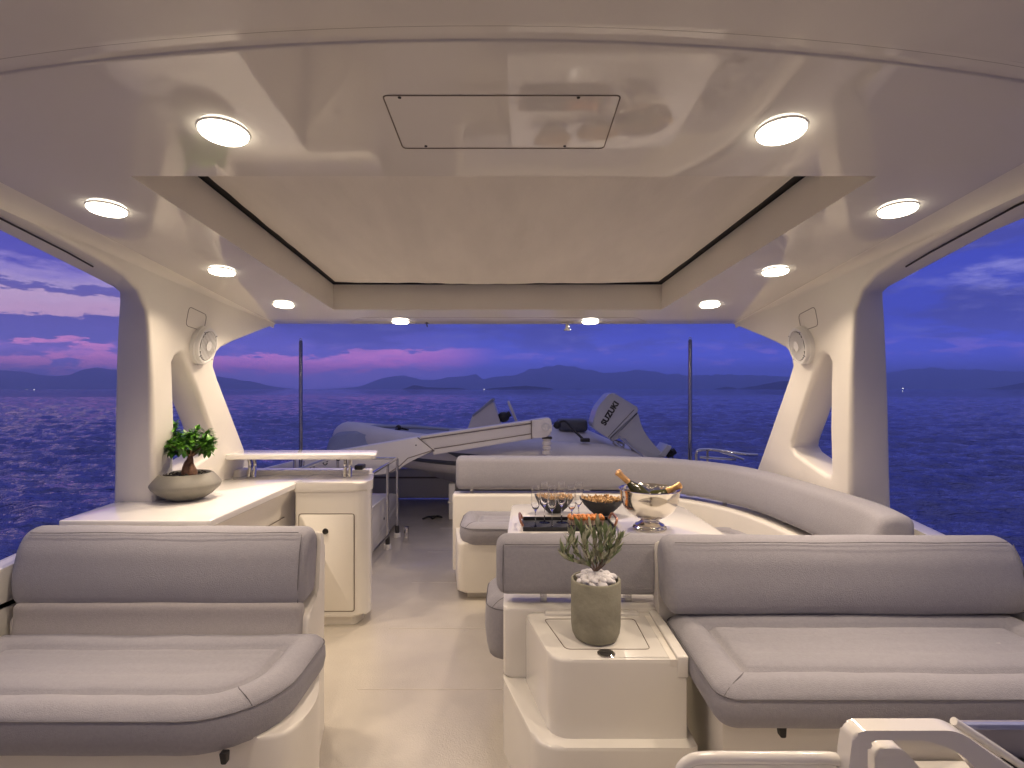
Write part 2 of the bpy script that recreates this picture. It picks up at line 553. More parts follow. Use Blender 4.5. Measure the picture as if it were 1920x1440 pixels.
ridge('island', [(1388, 0), (1410, 5), (1435, 10), (1460, 15), (1500, 16), (1560, 10), (1600, 0)], 3800, 300, M['isle'], 7)
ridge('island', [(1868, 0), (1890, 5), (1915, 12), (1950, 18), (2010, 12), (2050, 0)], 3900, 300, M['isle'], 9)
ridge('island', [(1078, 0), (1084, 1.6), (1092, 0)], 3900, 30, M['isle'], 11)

def shore_light(u, dv, D, label, r=0.9):
    p = P(u, 729.0 - dv, D)
    bm = bmesh.new()
    bmesh.ops.create_icosphere(bm, subdivisions=2, radius=D * r / 1000, matrix=Matrix.Translation(p))
    tag(obj('shore_light', bm, M['shore']), label, 'light', 'lights on the far shore')
shore_light(50, -2, 3000, 'leftmost tiny white light on the far shore seen through left opening')
shore_light(64, -1.5, 3000, 'second tiny white light from the left on the shore through left opening', 0.7)
shore_light(908, -1, 3150, 'tiny white light on the water at left tip of the low central island', 0.7)
shore_light(1693, 1, 3000, 'tiny white light at waterline seen through right opening', 0.6)

# haze: even air from the boat to the mountains
hz = box(-19000, 19000, -3000, 12500, -8.0, 440)
hm = bpy.data.materials.new('haze_air'); hm.use_nodes = True
for n in list(hm.node_tree.nodes):
    if n.type == 'BSDF_PRINCIPLED': hm.node_tree.nodes.remove(n)
pv = hm.node_tree.nodes.new('ShaderNodeVolumePrincipled')
pv.inputs['Color'].default_value = (0.74, 0.85, 1.0, 1)
pv.inputs['Anisotropy'].default_value = 0.7
pv.inputs['Density'].default_value = 0.00020
hm.node_tree.links.new(pv.outputs[0], hm.node_tree.nodes['Material Output'].inputs['Volume'])
ho = obj('haze', hz, hm, flat=True)
tag(ho, kind='stuff')

# ------------------------------------------------------------------ deck and bulwarks
FZ = 0.03
XC = -0.05          # the boat's centre line
def build_deck():
    bm = bmesh.new()
    bx(bm, XC - 1.96, XC + 1.96, -1.2, 6.95, FZ - 0.12, FZ, 0.01, 2)
    tag(obj('deck', bm, M['deck']), kind='structure')
    bm = bmesh.new()
    for y in (1.93, 2.55, 3.2, 3.95, 4.7, 5.5, 6.2):
        bx(bm, -0.74, 0.1 if y < 3.3 else 1.2, y, y + 0.004, FZ, FZ + 0.0012)
    tag(obj('deck_joint', bm, mat('deck_joint_line', (0.54, 0.49, 0.42), 0.5), flat=True), kind='structure')
build_deck()

def bulwark(sgn, label):
    t = thing('bulwark', label, 'bulwark', (XC + sgn * 2.0, 3.0, FZ))
    x0, x1 = sorted((XC + sgn * 1.965, XC + sgn * 2.05))
    pts = [(-1.0, FZ), (-1.0, 0.70), (2.0, 0.745), (2.9, 0.84), (3.6, 0.86), (4.6, 0.78), (5.6, 0.60), (7.0, 0.40), (7.0, FZ)]
    bm = bmesh.new(); prism(bm, pts, 'x', x0, x1, 0.02, 3)
    obj('coaming', bm, M['gel'], t)
    x0, x1 = sorted((XC + sgn * 1.75, XC + sgn * 1.9645))
    bm = bmesh.new(); prism(bm, [(2.72, FZ), (2.72, 0.80), (3.9, 0.80), (4.3, 0.74), (4.3, FZ)], 'x', x0, x1, 0.02, 3)
    obj('arch_base', bm, M['gel'], t)
    bm = bmesh.new()
    hull = [(-1.0, FZ - 0.13), (7.0, FZ - 0.13), (7.0, -5.2), (-1.0, -5.2)]
    prism(bm, hull, 'x', XC + sgn * 2.04, XC + sgn * 1.98, 0)
    obj('topside', bm, M['gel'], t)
bulwark(-1, 'white moulded side bulwark outboard of the galley counter on the left')
bulwark(1, 'white moulded side bulwark outboard of the curved sofa on the right')

t = thing('transom_wall', 'low white wall across the aft deck under the stowed dinghy', 'wall', (0, 6.95, FZ))
bm = box(XC - 2.3, XC + 2.3, 6.96, 7.10, FZ, 0.42, 0.03)
obj('panel', bm, M['gel'], t)
bm = box(XC - 2.3, XC + 2.3, 6.94, 6.957, 0.30, 0.32, 0.003)
obj('moulding', bm, M['groove'], t)

# ------------------------------------------------------------------ hardtop
def zc(y): return 2.1825 - 0.075 * y
HT = thing('hardtop', 'cream glossy moulded hardtop roof with sunroof recess carried on two side arches', 'hardtop roof', (XC, 2.0, FZ))
def arcY(x, y0): return y0 - 0.012 + (x - XC) ** 2 / (2 * 5.2)
REC = [(-1.077, 1.506), (1.03, 1.506), (0.895, 3.195), (-1.07, 3.195)]
def build_ceiling():
    bm = bmesh.new()
    # strips in x, each spanning front arc to aft edge with the recess left open
    def edge_x(sgn, y):      # where the flat ceiling ends at the side
        return XC + sgn * (1.43 + (y - 1.54) * 0.062)
    xs_n = 28
    # front field between arc (y=1.0) and recess front (1.506)
    def V(x, y): return bm.verts.new((x, y, zc(y)))
    grid = {}
    ts = sorted(set([i / xs_n for i in range(xs_n + 1)]))
    # columns parametrised between left edge and right edge, snapping to recess corners
    def colx(t, y):
        l, r = edge_x(-1, y), edge_x(1, y)
        rl = REC[0][0] + (REC[3][0] - REC[0][0]) * (y - 1.506) / 1.689
        rr = REC[1][0] + (REC[2][0] - REC[1][0]) * (y - 1.506) / 1.689
        if t <= 0.2: return l + (rl - l) * t / 0.2
        if t >= 0.8: return rr + (r - rr) * (t - 0.8) / 0.2
        return rl + (rr - rl) * (t - 0.2) / 0.6
    cols = [0, 0.1, 0.2] + [0.2 + 0.6 * k / 20 for k in range(1, 20)] + [0.8, 0.9, 1.0]
    rows = ['arc', 1.25, 1.506, 1.9, 2.4, 2.8, 3.195, 3.45, 'aft']
    G = []
    for r in rows:
        row = []
        for t_ in cols:
            if r == 'arc':
                x = colx(t_, 1.05); y = arcY(x, 1.0)
            elif r == 'aft':
                x = colx(t_, 3.62); y = 3.64 - 0.012 * ((x - XC) / 1.5) ** 2
            else:
                x = colx(t_, r); y = r
            row.append(V(x, y))
        G.append(row)
    for i in range(len(rows) - 1):
        for k in range(len(cols) - 1):
            if 2 <= i < 6 and cols[k] >= 0.199 and cols[k + 1] <= 0.801: continue
            bm.faces.new((G[i][k], G[i][k + 1], G[i + 1][k + 1], G[i + 1][k]))
    # aft lip: rounded upstand
    prev = G[-1]
    for dy, dz in ((0.015, 0.004), (0.028, 0.016), (0.034, 0.034), (0.036, 0.12)):
        row = [bm.verts.new((v.co.x, G[-1][k].co.y + dy, G[-1][k].co.z + dz)) for k, v in enumerate(prev)]
        for k in range(len(cols) - 1): bm.faces.new((prev[k], prev[k + 1], row[k + 1], row[k]))
        prev = row
    # forward: convex nose then the band in front of it, then the panel over the helm
    prev = G[0]; base = G[0]
    for dy, dz in ((-0.002, 0.0002), (-0.004, 0.0007), (-0.0058, 0.0017), (-0.0068, 0.0030), (-0.0072, 0.0045), (-0.009, 0.0056), (-0.025, 0.0064), (-0.052, 0.008)):
        row = [bm.verts.new((base[k].co.x, base[k].co.y + dy, base[k].co.z + dz)) for k in range(len(cols))]
        for k in range(len(cols) - 1): bm.faces.new((prev[k], prev[k + 1], row[k + 1], row[k]))
        prev = row
    global BAND; BAND = [v.co.copy() for v in prev]
    obj('ceiling_panel', bm, M['gelg'], HT, sharp=50)
    # forward roof panel, starting behind a dark joint
    bm = bmesh.new()
    prev = [bm.verts.new(c + Vector((0, -0.004, 0.012))) for c in BAND]
    for dy, dz in ((-0.004, 0.0), (-0.008, -0.012), (-0.25, -0.004), (-0.8, -0.07), (-1.6, -0.36)):
        row = [bm.verts.new((c.x * (1.0 if dy > -0.2 else 1.05), c.y - 0.004 + dy if dy > -0.2 else -0.02 + dy + 0.3 * 1, c.z + 0.0 + dz + (0 if dy > -0.2 else 0.03))) for c in BAND]
        for k in range(len(row) - 1): bm.faces.new((prev[k], prev[k + 1], row[k + 1], row[k]))
        prev = row
    obj('forward_roof_panel', bm, M['gelg2'], HT, sharp=50)
    # joint seal
    bm = bmesh.new()
    tube(bm, [c + Vector((0, -0.002, 0.002)) for c in BAND], 0.0055, 6)
    obj('joint_seal', bm, M['dark'], HT)
    bm = bmesh.new()
    tube(bm, [c + Vector((0, 0.013, 0.0008)) for c in BAND], 0.0018, 6)
    obj('joint_seal', bm, M['groove'], HT)
    # recess walls
    bm = bmesh.new()
    D = 0.15
    for i in range(4):
        a = REC[i]; b = REC[(i + 1) % 4]
        q = [bm.verts.new((a[0], a[1], zc(a[1]) - 0.0)), bm.verts.new((b[0], b[1], zc(b[1]))),
             bm.verts.new((b[0], b[1], zc(b[1]) + D)), bm.verts.new((a[0], a[1], zc(a[1]) + D))]
        bm.faces.new(q)
    bmesh.ops.remove_doubles(bm, verts=bm.verts, dist=1e-4)
    obj('recess_wall', bm, M['gelm'], HT, flat=True)
    # dark channel above the walls and the roller fabric inside it
    bm = bmesh.new()
    bx(bm, -1.12, 1.09, 1.45, 3.26, 0, 0.004)
    for v in bm.verts: v.co.z += zc(v.co.y) + D + 0.012
    obj('recess_top', bm, M['dark'], HT, flat=True)
    bm = bmesh.new()
    N, K = 110, 70
    rows = []
    for j in range(K + 1):
        t_ = j / K; y = 1.51 + (3.12 - 1.51) * t_
        l = -1.035 + 0.0 * t_; r = 0.988 + (0.858 - 0.988) * t_
        row = []
        for i in range(N + 1):
            s = i / N; x = l + (r - l) * s
            sag = -0.012 * math.sin(math.pi * s) * t_ - 0.002 * math.sin(x * 9 + y * 5) - 0.0035 * noise.noise(Vector(((x + y * 0.8) * 11, (y - x) * 1.5, 4)))
            row.append(bm.verts.new((x, y, zc(y) + D - 0.004 + sag)))
        rows.append(row)
    for A, B in zip(rows, rows[1:]):
        for i in range(N): bm.faces.new((A[i], A[i + 1], B[i + 1], B[i]))
    obj('sunroof_blind', bm, M['blind'], HT)
    # top skin so no sky light leaks in
    bm = bmesh.new()
    bx(bm, XC - 1.8, XC + 1.8, -0.9, 3.66, 0.19, 0.24, 0.01, 2)
    for v in bm.verts: v.co.z += zc(v.co.y)
    obj('roof_skin', bm, M['gelm'], HT)
    # inspection hatch: a slightly proud panel with a dark joint round it and four screws
    x0, x1, y0, y1 = -0.277, 0.233, 1.14, 1.355
    pts = round_poly([(x0, y0), (x1, y0), (x1, y1), (x0, y1)], 0.012, 4)
    bm = bmesh.new()
    tube(bm, [(p[0], p[1], zc(p[1]) - 0.0005) for p in pts], 0.0016, 6, closed=True)
    hp = obj('hatch_joint', bm, M['groove'], HT)
    for (sx_, sy_) in ((0.035, 0.008), (0.42, 0.008), (0.06, 0.205), (0.41, 0.205)):
        bm = bmesh.new()
        lathe(bm, [(0, 0), (0.004, 0), (0.0038, -0.0012), (0, -0.0018)], x0 + sx_, y0 + sy_, zc(y0 + sy_), 10)
        obj('screw', bm, M['dark'], hp)
    # small fittings at the aft edge
    bm = bmesh.new()
    x, y = 0.37, 3.57; z = zc(y)
    bx(bm, x - 0.045, x + 0.045, y, y + 0.02, z - 0.012, z - 0.003, 0.002, 1)
    bx(bm, x - 0.012, x + 0.012, y, y + 0.02, z - 0.05, z - 0.01, 0.002, 1)
    bx(bm, x - 0.022, x + 0.022, y, y + 0.02, z - 0.056, z - 0.046, 0.002, 1)
    obj('catch', bm, M['steel'], HT)
    bm = bmesh.new()
    x = -0.57
    tube(bm, [(x, y, z + 0.005), (x, y, z - 0.02), (x + 0.004, y, z - 0.032)], 0.004, 8)
    bx(bm, x - 0.012, x + 0.012, y - 0.004, y + 0.004, z - 0.01, z - 0.004)
    obj('hook', bm, M['dark'], HT)
    pts = round_poly([(-0.98, 3.42), (0.80, 3.42), (0.92, 3.60), (-1.1, 3.60)], 0.05, 4)
    bm = bmesh.new()
    tube(bm, [(p[0], p[1], zc(p[1])) for p in pts], 0.0012, 6, closed=True)
    obj('hatch_joint', bm, M['groove'], HT)
M['gelg2'] = mat('gelcoat_weathered', (0.72, 0.68, 0.62), 0.24, var=0.05, vscale=3, bump=0.12, bscale=2.2)
build_ceiling()

# side arches (left built from the photo, right mirrored about the centre line)
OUT = [(0.0, 2.245), (0.0, 2.165), (0.9, 2.10), (1.65, 2.036), (2.05, 1.975), (2.20, 1.94), (2.30, 1.89), (2.37, 1.81), (2.41, 1.72), (2.475, 1.54), (2.557, 1.286), (2.65, 1.0), (2.72, 0.785), (2.76, 0.62),
       (3.95, 0.62), (3.80, 0.86), (3.58, 1.03), (3.40, 1.19), (3.06, 1.525), (2.99, 1.60), (2.985, 1.66), (3.03, 1.70), (3.15, 1.747), (3.45, 1.845), (3.66, 1.908), (3.66, 2.06)]
OUT[15] = (3.72, 0.90)
OUT[17] = (3.36, 1.24)
OUTO = list(OUT)
for _i, _p in zip(range(3, 14), [(1.891, 2.024), (2.25, 1.966), (2.45, 1.932), (2.486, 1.92), (2.495, 1.88), (2.51, 1.78), (2.545, 1.6), (2.60, 1.35), (2.66, 1.1), (2.71, 0.88), (2.75, 0.62)]): OUTO[_i] = _p
HOLE = [(2.627, 1.60), (2.64, 1.63), (2.67, 1.645), (2.70, 1.635), (2.73, 1.60), (2.887, 1.435), (3.03, 1.28), (3.15, 1.15), (3.165, 1.12), (3.14, 1.09), (3.05, 1.06), (2.86, 1.01), (2.825, 1.01), (2.805, 1.03), (2.74, 1.27), (2.67, 1.48)]
def xin(z): return 1.55 + 0.19 * (1.95 - z)
def arch(sgn):
    t = bmesh.new()
    TH = 0.23
    def loop(pts, dx):
        return [t.verts.new((XC + sgn * (xin(z) + dx), y, z)) for y, z in pts]
    for dx in (0, TH):
        vo = loop(OUTO if dx else OUT, dx); vh = loop([(y + (0.10 if (dx and y > 2.72 and 1.0 < z < 1.45) else 0.0), z) for y, z in HOLE], dx)
        es = [t.edges.new((vo[i], vo[(i + 1) % len(vo)])) for i in range(len(vo))]
        es += [t.edges.new((vh[i], vh[(i + 1) % len(vh)])) for i in range(len(vh))]
        bmesh.ops.triangle_fill(t, use_beauty=True, use_dissolve=False, edges=es)
        if dx == 0: A, AH = vo, vh
        else: B, BH = vo, vh
    for a, b in ((A, B), (AH, BH)):
        n = len(a)
        for i in range(n): t.faces.new((a[i], a[(i + 1) % n], b[(i + 1) % n], b[i]))
    bmesh.ops.recalc_face_normals(t, faces=t.faces)
    rim = []
    for l in (A, AH, B, BH):
        n = len(l)
        for i in range(n):
            e = t.edges.get((l[i], l[(i + 1) % n]))
            if e: rim.append(e)
    bmesh.ops.bevel(t, geom=rim, offset=0.028, segments=5, affect='EDGES', profile=0.5, clamp_overlap=True)
    o = obj('side_arch', t, M['gelm'], HT, sharp=60)
    # cove between the ceiling and the arch
    bm = bmesh.new()
    rows = []
    for j in range(18):
        y = 0.05 + (3.62 - 0.05) * j / 17
        e = 1.43 + (y - 1.54) * 0.062
        row = []
        for k in range(7):
            th = math.pi / 2 * k / 6
            w = max(0.012, xin(zc(y) - 0.03) - e + 0.006)
            row.append(bm.verts.new((XC + sgn * (e - 0.004 + w * math.sin(th)), y, zc(y) + 0.0015 - 0.032 * (1 - math.cos(th)))))
        rows.append(row)
    for a, b in zip(rows, rows[1:]):
        for k in range(6): bm.faces.new((a[k], a[k + 1], b[k + 1], b[k]))
    obj('cove', bm, M['gelm'], HT, sharp=60)
    # curtain slot in the header soffit
    bm = bmesh.new()
    tube(bm, [(XC + sgn * (xin(z) + 0.075), y, z - 0.0002) for y, z in ((0.5, 2.130), (0.9, 2.099), (1.65, 2.035), (2.0, 1.9815), (2.13, 1.957))], 0.0035, 6)
    obj('curtain_slot', bm, M['dark'], o)
    # outline of the small cover plate above the speaker
    c = Vector((2.74, 1.835))
    pts = round_poly([(c.x - 0.075, c.y - 0.05), (c.x + 0.085, c.y - 0.062), (c.x + 0.085, c.y + 0.025), (c.x - 0.075, c.y + 0.045)], 0.025, 5)
    bm = bmesh.new()
    tube(bm, [(XC + sgn * (xin(z) - 0.0004), y, z) for y, z in pts], 0.0016, 6, closed=True)
    obj('cover_plate_joint', bm, M['groove'], o)
    return o
arch(-1); arch(1)

def speaker(sgn, label):
    y, z = 2.83, 1.70
    c = Vector((XC + sgn * (xin(z) - 0.002), y, z))
    t = thing('loudspeaker', label, 'speaker', c, 'round white speakers on the arches')
    ax = Vector((-sgn * 1.0, 0.06, -0.17)).normalized()
    q = Vector((0, 0, 1)).rotation_difference(ax).to_matrix().to_4x4()
    mt = Matrix.Translation(c) @ q
    bm = bmesh.new(); lathe(bm, [(0, -0.05), (0.104, -0.05), (0.104, 0.012), (0.099, 0.016), (0.099, 0.026), (0.095, 0.033), (0.084, 0.034), (0.080, 0.028), (0.0, 0.026)], n=48, mtx=mt)
    obj('housing', bm, M['speakerw'], t)
    bm = bmesh.new(); lathe(bm, [(0, 0.0275), (0.078, 0.0275), (0.078, 0.0285), (0, 0.0285)], n=40, mtx=mt)
    obj('cone', bm, mat('speaker_cone', (0.035, 0.032, 0.03), 0.6), t)
    bm = bmesh.new()
    for k in range(-5, 6):
        h = k * 0.0135; w = math.sqrt(max(0.0, 0.076 ** 2 - h * h))
        s = bmesh.new(); bx(s, -w, w, h - 0.0036, h + 0.0036, 0.031, 0.034); merge(bm, s, mt)
    lathe(bm, [(0, 0.034), (0.026, 0.034), (0.026, 0.038), (0, 0.040)], n=24, mtx=mt)
    obj('grille', bm, M['speakerw'], t)
    for a in (45, 135, 225, 315):
        bm = bmesh.new()
        s = bmesh.new(); lathe(s, [(0, 0), (0.004, 0), (0.004, 0.003), (0, 0.004)], n=8)
        merge(bm, s, mt @ Matrix.Translation((0.09 * math.cos(R(a)), 0.09 * math.sin(R(a)), 0.032)))
        obj('screw', bm, M['steel'], t)
speaker(-1, 'round white slatted loudspeaker on the left arch above the bonsai')
speaker(1, 'round white slatted loudspeaker on the right arch above the curved sofa')

# downlights
LIGHTS = [(-0.69, 1.277, 'large round lit ceiling downlight left of the inspection hatch'),
          (0.642, 1.272, 'large round lit ceiling downlight right of the inspection hatch'),
          (-1.31, 1.725, 'lit ceiling downlight at far left, near the left side opening'),
          (1.25, 1.729, 'lit ceiling downlight at far right, near the right side opening'),
          (-1.31, 2.41, 'lit ceiling downlight beside middle of the recess, above the left speaker'),
          (1.19, 2.41, 'lit ceiling downlight beside middle of the recess, above the right speaker'),
          (-1.31, 3.06, 'lit ceiling downlight at the aft left corner of the recess'),
          (1.135, 3.06, 'lit ceiling downlight at the aft right corner of the recess'),
          (-0.74, 3.54, 'small lit downlight on the aft roof edge, left of centre'),
          (0.52, 3.54, 'small lit downlight on the aft roof edge beside the metal catch')]
LAMP_W = 5.1
SL = math.atan(0.075)
def lamp(x, y, label):
    aft = y > 3.3        # the pair on the aft edge also throws light across the open deck
    z = zc(y)
    t = thing('ceiling_light', label, 'ceiling light', (x, y, z), 'round lit downlights in the hardtop')
    q = Matrix.Translation((x, y, z)) @ Matrix.Rotation(-SL, 4, 'X')
    bm = bmesh.new(); lathe(bm, [(0.052, -0.003), (0.056, -0.0035), (0.0585, -0.001), (0.0585, 0.004)], n=40, mtx=q)
    obj('bezel', bm, M['speakerw'], t)
    bm = bmesh.new(); lathe(bm, [(0.0545, -0.003), (0.054, -0.008), (0.050, -0.012), (0.030, -0.014), (0, -0.0145)], n=32, mtx=q)
    obj('lens', bm, M['lens'], t)
    ld = bpy.data.lights.new('lamp', 'AREA')
    ld.shape = 'DISK'; ld.size = 0.088; ld.energy = LAMP_W * (2.2 if aft else 1.0); ld.spread = R(172 if aft else 125)
    ld.color = (1.0, 0.81, 0.62)
    lo = bpy.data.objects.new('bulb', ld); link(lo, t)
    lo.location = (0, 0.0012, -0.016)
    lo.rotation_euler = (-SL, 0, 0)
for a in LIGHTS: lamp(*a)
def helm_lamp(x, y):          # over the helm; in the photograph they show only as streaks on the roof's front nose
    z = 2.104
    q = Matrix.Translation((x, y, z)) @ Matrix.Rotation(R(20), 4, 'X')
    bm = bmesh.new(); lathe(bm, [(0.0, -0.014), (0.049, -0.012), (0.058, -0.003), (0.058, 0.012)], n=32, mtx=q)
    o = obj('helm_light', bm, M['lens'], HT)
    ld = bpy.data.lights.new('lamp', 'AREA'); ld.shape = 'DISK'; ld.size = 0.088; ld.energy = LAMP_W * 0.22; ld.color = (1.0, 0.81, 0.62)
    lo = bpy.data.objects.new('bulb', ld); link(lo, o)
    lo.location = q @ Vector((0, 0, -0.018)) - HT.location
    lo.rotation_euler = (R(20), 0, 0)
for x, y in ((-1.25, -0.35), (1.17, -0.35), (-0.45, -0.35), (0.40, -0.35)): helm_lamp(x, y)

# ------------------------------------------------------------------ cushions
def seat_cushion(parent, x0, x1, y0, y1, zt, th, rfl, rfr, rb=0.05, chan=None, roll=0.12, name='seat_cushion', m=None):
    """upholstered pad with a rolled border, a seam groove inside it and channels across"""
    m = m or M['fabric']
    nc, ne, ns = 8, 40, 10
    def outline(d):
        X0, X1, Y0, Y1 = x0 + d, x1 - d, y0 + d, y1 - d
        rr = [max(r - d, 0.004) for r in (rfl, rfr, rb, rb)]
        cs = [(X0 + rr[0], Y0 + rr[0], 180), (X1 - rr[1], Y0 + rr[1], 270), (X1 - rr[2], Y1 - rr[2], 0), (X0 + rr[3], Y1 - rr[3], 90)]
        out = []
        for i, (cx, cy, a0) in enumerate(cs):
            r = rr[i]
            arc = [(cx + r * math.cos(R(a0 + 90 * k / nc)), cy + r * math.sin(R(a0 + 90 * k / nc))) for k in range(nc + 1)]
            out += arc
            c2, cy2, b0 = cs[(i + 1) % 4]; r2 = rr[(i + 1) % 4]
            nx = (c2 + r2 * math.cos(R(b0)), cy2 + r2 * math.sin(R(b0)))
            n = ne if i in (0, 2) else ns
            for k in range(1, n):
                t = k / n
                out.append((arc[-1][0] + (nx[0] - arc[-1][0]) * t, arc[-1][1] + (nx[1] - arc[-1][1]) * t))
        return out
    D = (y1 - y0) / 2 - 0.002
    def ztop(x, y, d):
        z = zt
        # rolled border
        if d < roll:
            s = d / roll
            z += 0.024 * (math.sin(math.pi * min(1, s * 1.05)) ** 0.8) - 0.012 * (1 - s) ** 4
        else:
            e = min(1, (d - roll) / 0.05)
            z += 0.016 * math.sin(e * math.pi / 2) - 0.0
            for c in (chan or ()):
                z -= 0.0055 * math.exp(-((y - c) / 0.020) ** 2) * min(1, (d - roll) / 0.06)
                z += 0.0
        z -= 0.012 * math.exp(-((d - roll) / 0.008) ** 2)
        z += 0.005 * noise.noise(Vector((x * 3.1, y * 4.7, zt * 10))) + 0.0022 * noise.noise(Vector((x * 9, y * 16, 3))) + 0.0012 * noise.noise(Vector((x * 26, y * 30, 7)))
        z += 0.0022 * noise.noise(Vector((x * 42, y * 14, 9))) * math.exp(-((d - roll) / 0.03) ** 2)
        return z
    rings = []
    bm = bmesh.new()
    side = [(0.035, -th), (0.014, -th + 0.012), (0.002, -th * 0.75), (-0.006, -th * 0.45), (-0.004, -0.022), (0.0, -0.006)]
    for dd, dz in side:
        rings.append([bm.verts.new((x, y, zt - 0.008 + dz + 0.004 * noise.noise(Vector((x * 4, y * 4, 1))))) for x, y in outline(dd)])
    ds = [0.004, 0.01]
    d = 0.02
    while d < D:
        ds.append(d); d += 0.0095
    ds.append(D)
    for dd in ds:
        rings.append([bm.verts.new((x, y, ztop(x, y, dd))) for x, y in outline(dd)])
    for A, B in zip(rings, rings[1:]):
        n = len(A)
        for k in range(n): bm.faces.new((A[k], A[(k + 1) % n], B[(k + 1) % n], B[k]))
    n = len(rings[-1]); last = rings[-1]        # close the middle seam: pair the two long sides
    a0 = nc + 1; b0 = a0 + ne - 1 + nc + 1 + ns - 1 + nc + 1
    for k in range(ne - 2):
        q = (last[a0 + k], last[a0 + k + 1], last[(b0 + ne - 2 - k - 1) % n], last[(b0 + ne - 2 - k) % n])
        if len(set(q)) == 4: bm.faces.new(q)
    bmesh.ops.remove_doubles(bm, verts=bm.verts, dist=0.0045)
    c = obj(name, bm, m, parent, sharp=75)
    bm = bmesh.new()
    tube(bm, [(x, y, zt - 0.011) for x, y in outline(-0.0015)], 0.0022, 6, closed=True)
    for (cx, cy, sx_, r) in ((x0, y0, 1, rfl), (x1, y0, -1, rfr)):
        a = r * 0.293
        p0 = Vector((cx + sx_ * a, cy + a, 0)); 
        i0 = max(r - roll, 0) * 0.293 + roll
        p1 = Vector((cx + sx_ * i0, cy + i0, 0))
        pts = []
        for k in range(9):
            t = k / 8
            q = p0.lerp(p1, t) + Vector((sx_ * 0.012 * math.sin(math.pi * t), -0.012 * math.sin(math.pi * t), 0))
            dd = roll * t
            pts.append((q.x, q.y, ztop(q.x, q.y, dd) + 0.0008))
        tube(bm, pts, 0.0016, 6)
    obj('piping', bm, M['seam'], c)
    return c

def back_cushion(parent, path, prof, endr, seam_idx=(), name='backrest_cushion', m=None, wob=0.03):
    m = m or M['fabric']
    bm = bmesh.new()
    sweep(bm, path, prof, endr, 7, wob)
    c = obj(name, bm, m, parent, sharp=75)
    return c

def path_tube(pts3, r=0.0022): 
    bm = bmesh.new(); tube(bm, pts3, r, 6); return bm

def bench(label, x0, x1, yb, ztop_back, zbot_back, seat, base_poly, base_top, latch, lower_pad, ylean=0.06, seam=True, loc=None):
    t = thing('bench_seat', label, 'bench', loc)
    bm = bmesh.new(); prism(bm, round_poly(base_poly, [0.01, 0.14, 0.14] + [0.02] * 9, 6) if lower_pad else base_poly, 'z', FZ, base_top, 0.015, 3)
    obj('seat_base', bm, M['gelm'], t, sharp=50)
    sx0, sx1, sy0, sy1, sz, sth, rfl, rfr, ch = seat
    seat_cushion(t, sx0, sx1, sy0, sy1, sz, sth, rfl, rfr, 0.05, ch)
    # moulded shell behind
    bm = bmesh.new()
    prism(bm, round_poly([(sy1 - 0.01, base_top - 0.02), (yb + 0.19, base_top - 0.02), (yb + 0.19, ztop_back - 0.09), (yb + 0.145, ztop_back - 0.03), (yb + 0.115, zbot_back + 0.02), (sy1 + 0.01, zbot_back - 0.03)], 0.02, 3), 'x', x0 - 0.0, x1 + 0.012 if lower_pad else x1 - 0.02, 0.012, 3)
    obj('back_shell', bm, M['gelm'], t, sharp=50)
    if lower_pad:
        prof = round_poly([(-0.03, sz - 0.03), (0.055, sz - 0.03), (0.03, sz + 0.055), (0.035, zbot_back + 0.03), (-0.03, zbot_back + 0.03)], 0.03, 4)
        prof = [(p.x, p.y) for p in prof]
        bm = bmesh.new(); sweep(bm, [(x0 + 0.02, sy1 + 0.02), (x1 - 0.012, sy1 + 0.02)], prof, 0.03, 5)
        obj('lumbar_pad', bm, M['fabric2'], t, sharp=75)
    # the back cushion, leaning aft; side (+) of the sweep faces the camera
    h = ztop_back - zbot_back
    raw = [(0.10, zbot_back), (0.115, zbot_back + h * 0.35), (0.085, zbot_back + h * 0.75), (0.035, ztop_back - 0.012), (-0.03, ztop_back), (-0.075, ztop_back - 0.05), (-0.03, zbot_back + 0.02)]
    prof = [(p.x, p.y) for p in round_poly(raw, [0.05, 0.08, 0.08, 0.03, 0.05, 0.05, 0.04], 5)]
    yc = yb + 0.10
    c = back_cushion(t, [(x0, yc), (x1, yc)], prof, 0.045)
    bm = bmesh.new()
    def pt(x, a, z): return (x, yc - a, z)
    top = [pt(x0 + 0.045 + (x1 - x0 - 0.09) * k / 20, 0.052, ztop_back - 0.016 - 0.0015 * math.sin(k * 0.9)) for k in range(21)]
    tube(bm, top, 0.0018, 6)
    ex = x1 - 0.030
    tube(bm, [pt(ex, 0.058, ztop_back - 0.022), pt(ex + 0.004, 0.090, zbot_back + h * 0.7), pt(ex + 0.004, 0.108, zbot_back + h * 0.35), pt(ex, 0.097, zbot_back + 0.025)], 0.0018, 6)
    obj('piping', bm, M['seam'], c)
    for lx, ly, lz in latch:
        bm = bmesh.new()
        prism(bm, round_poly([(lx - 0.012, lz), (lx + 0.012, lz), (lx + 0.010, lz - 0.034), (lx - 0.006, lz - 0.034)], 0.005, 3), 'y', ly, ly + 0.02, 0.002, 2)
        obj('latch', bm, M['black'], t)
    return t

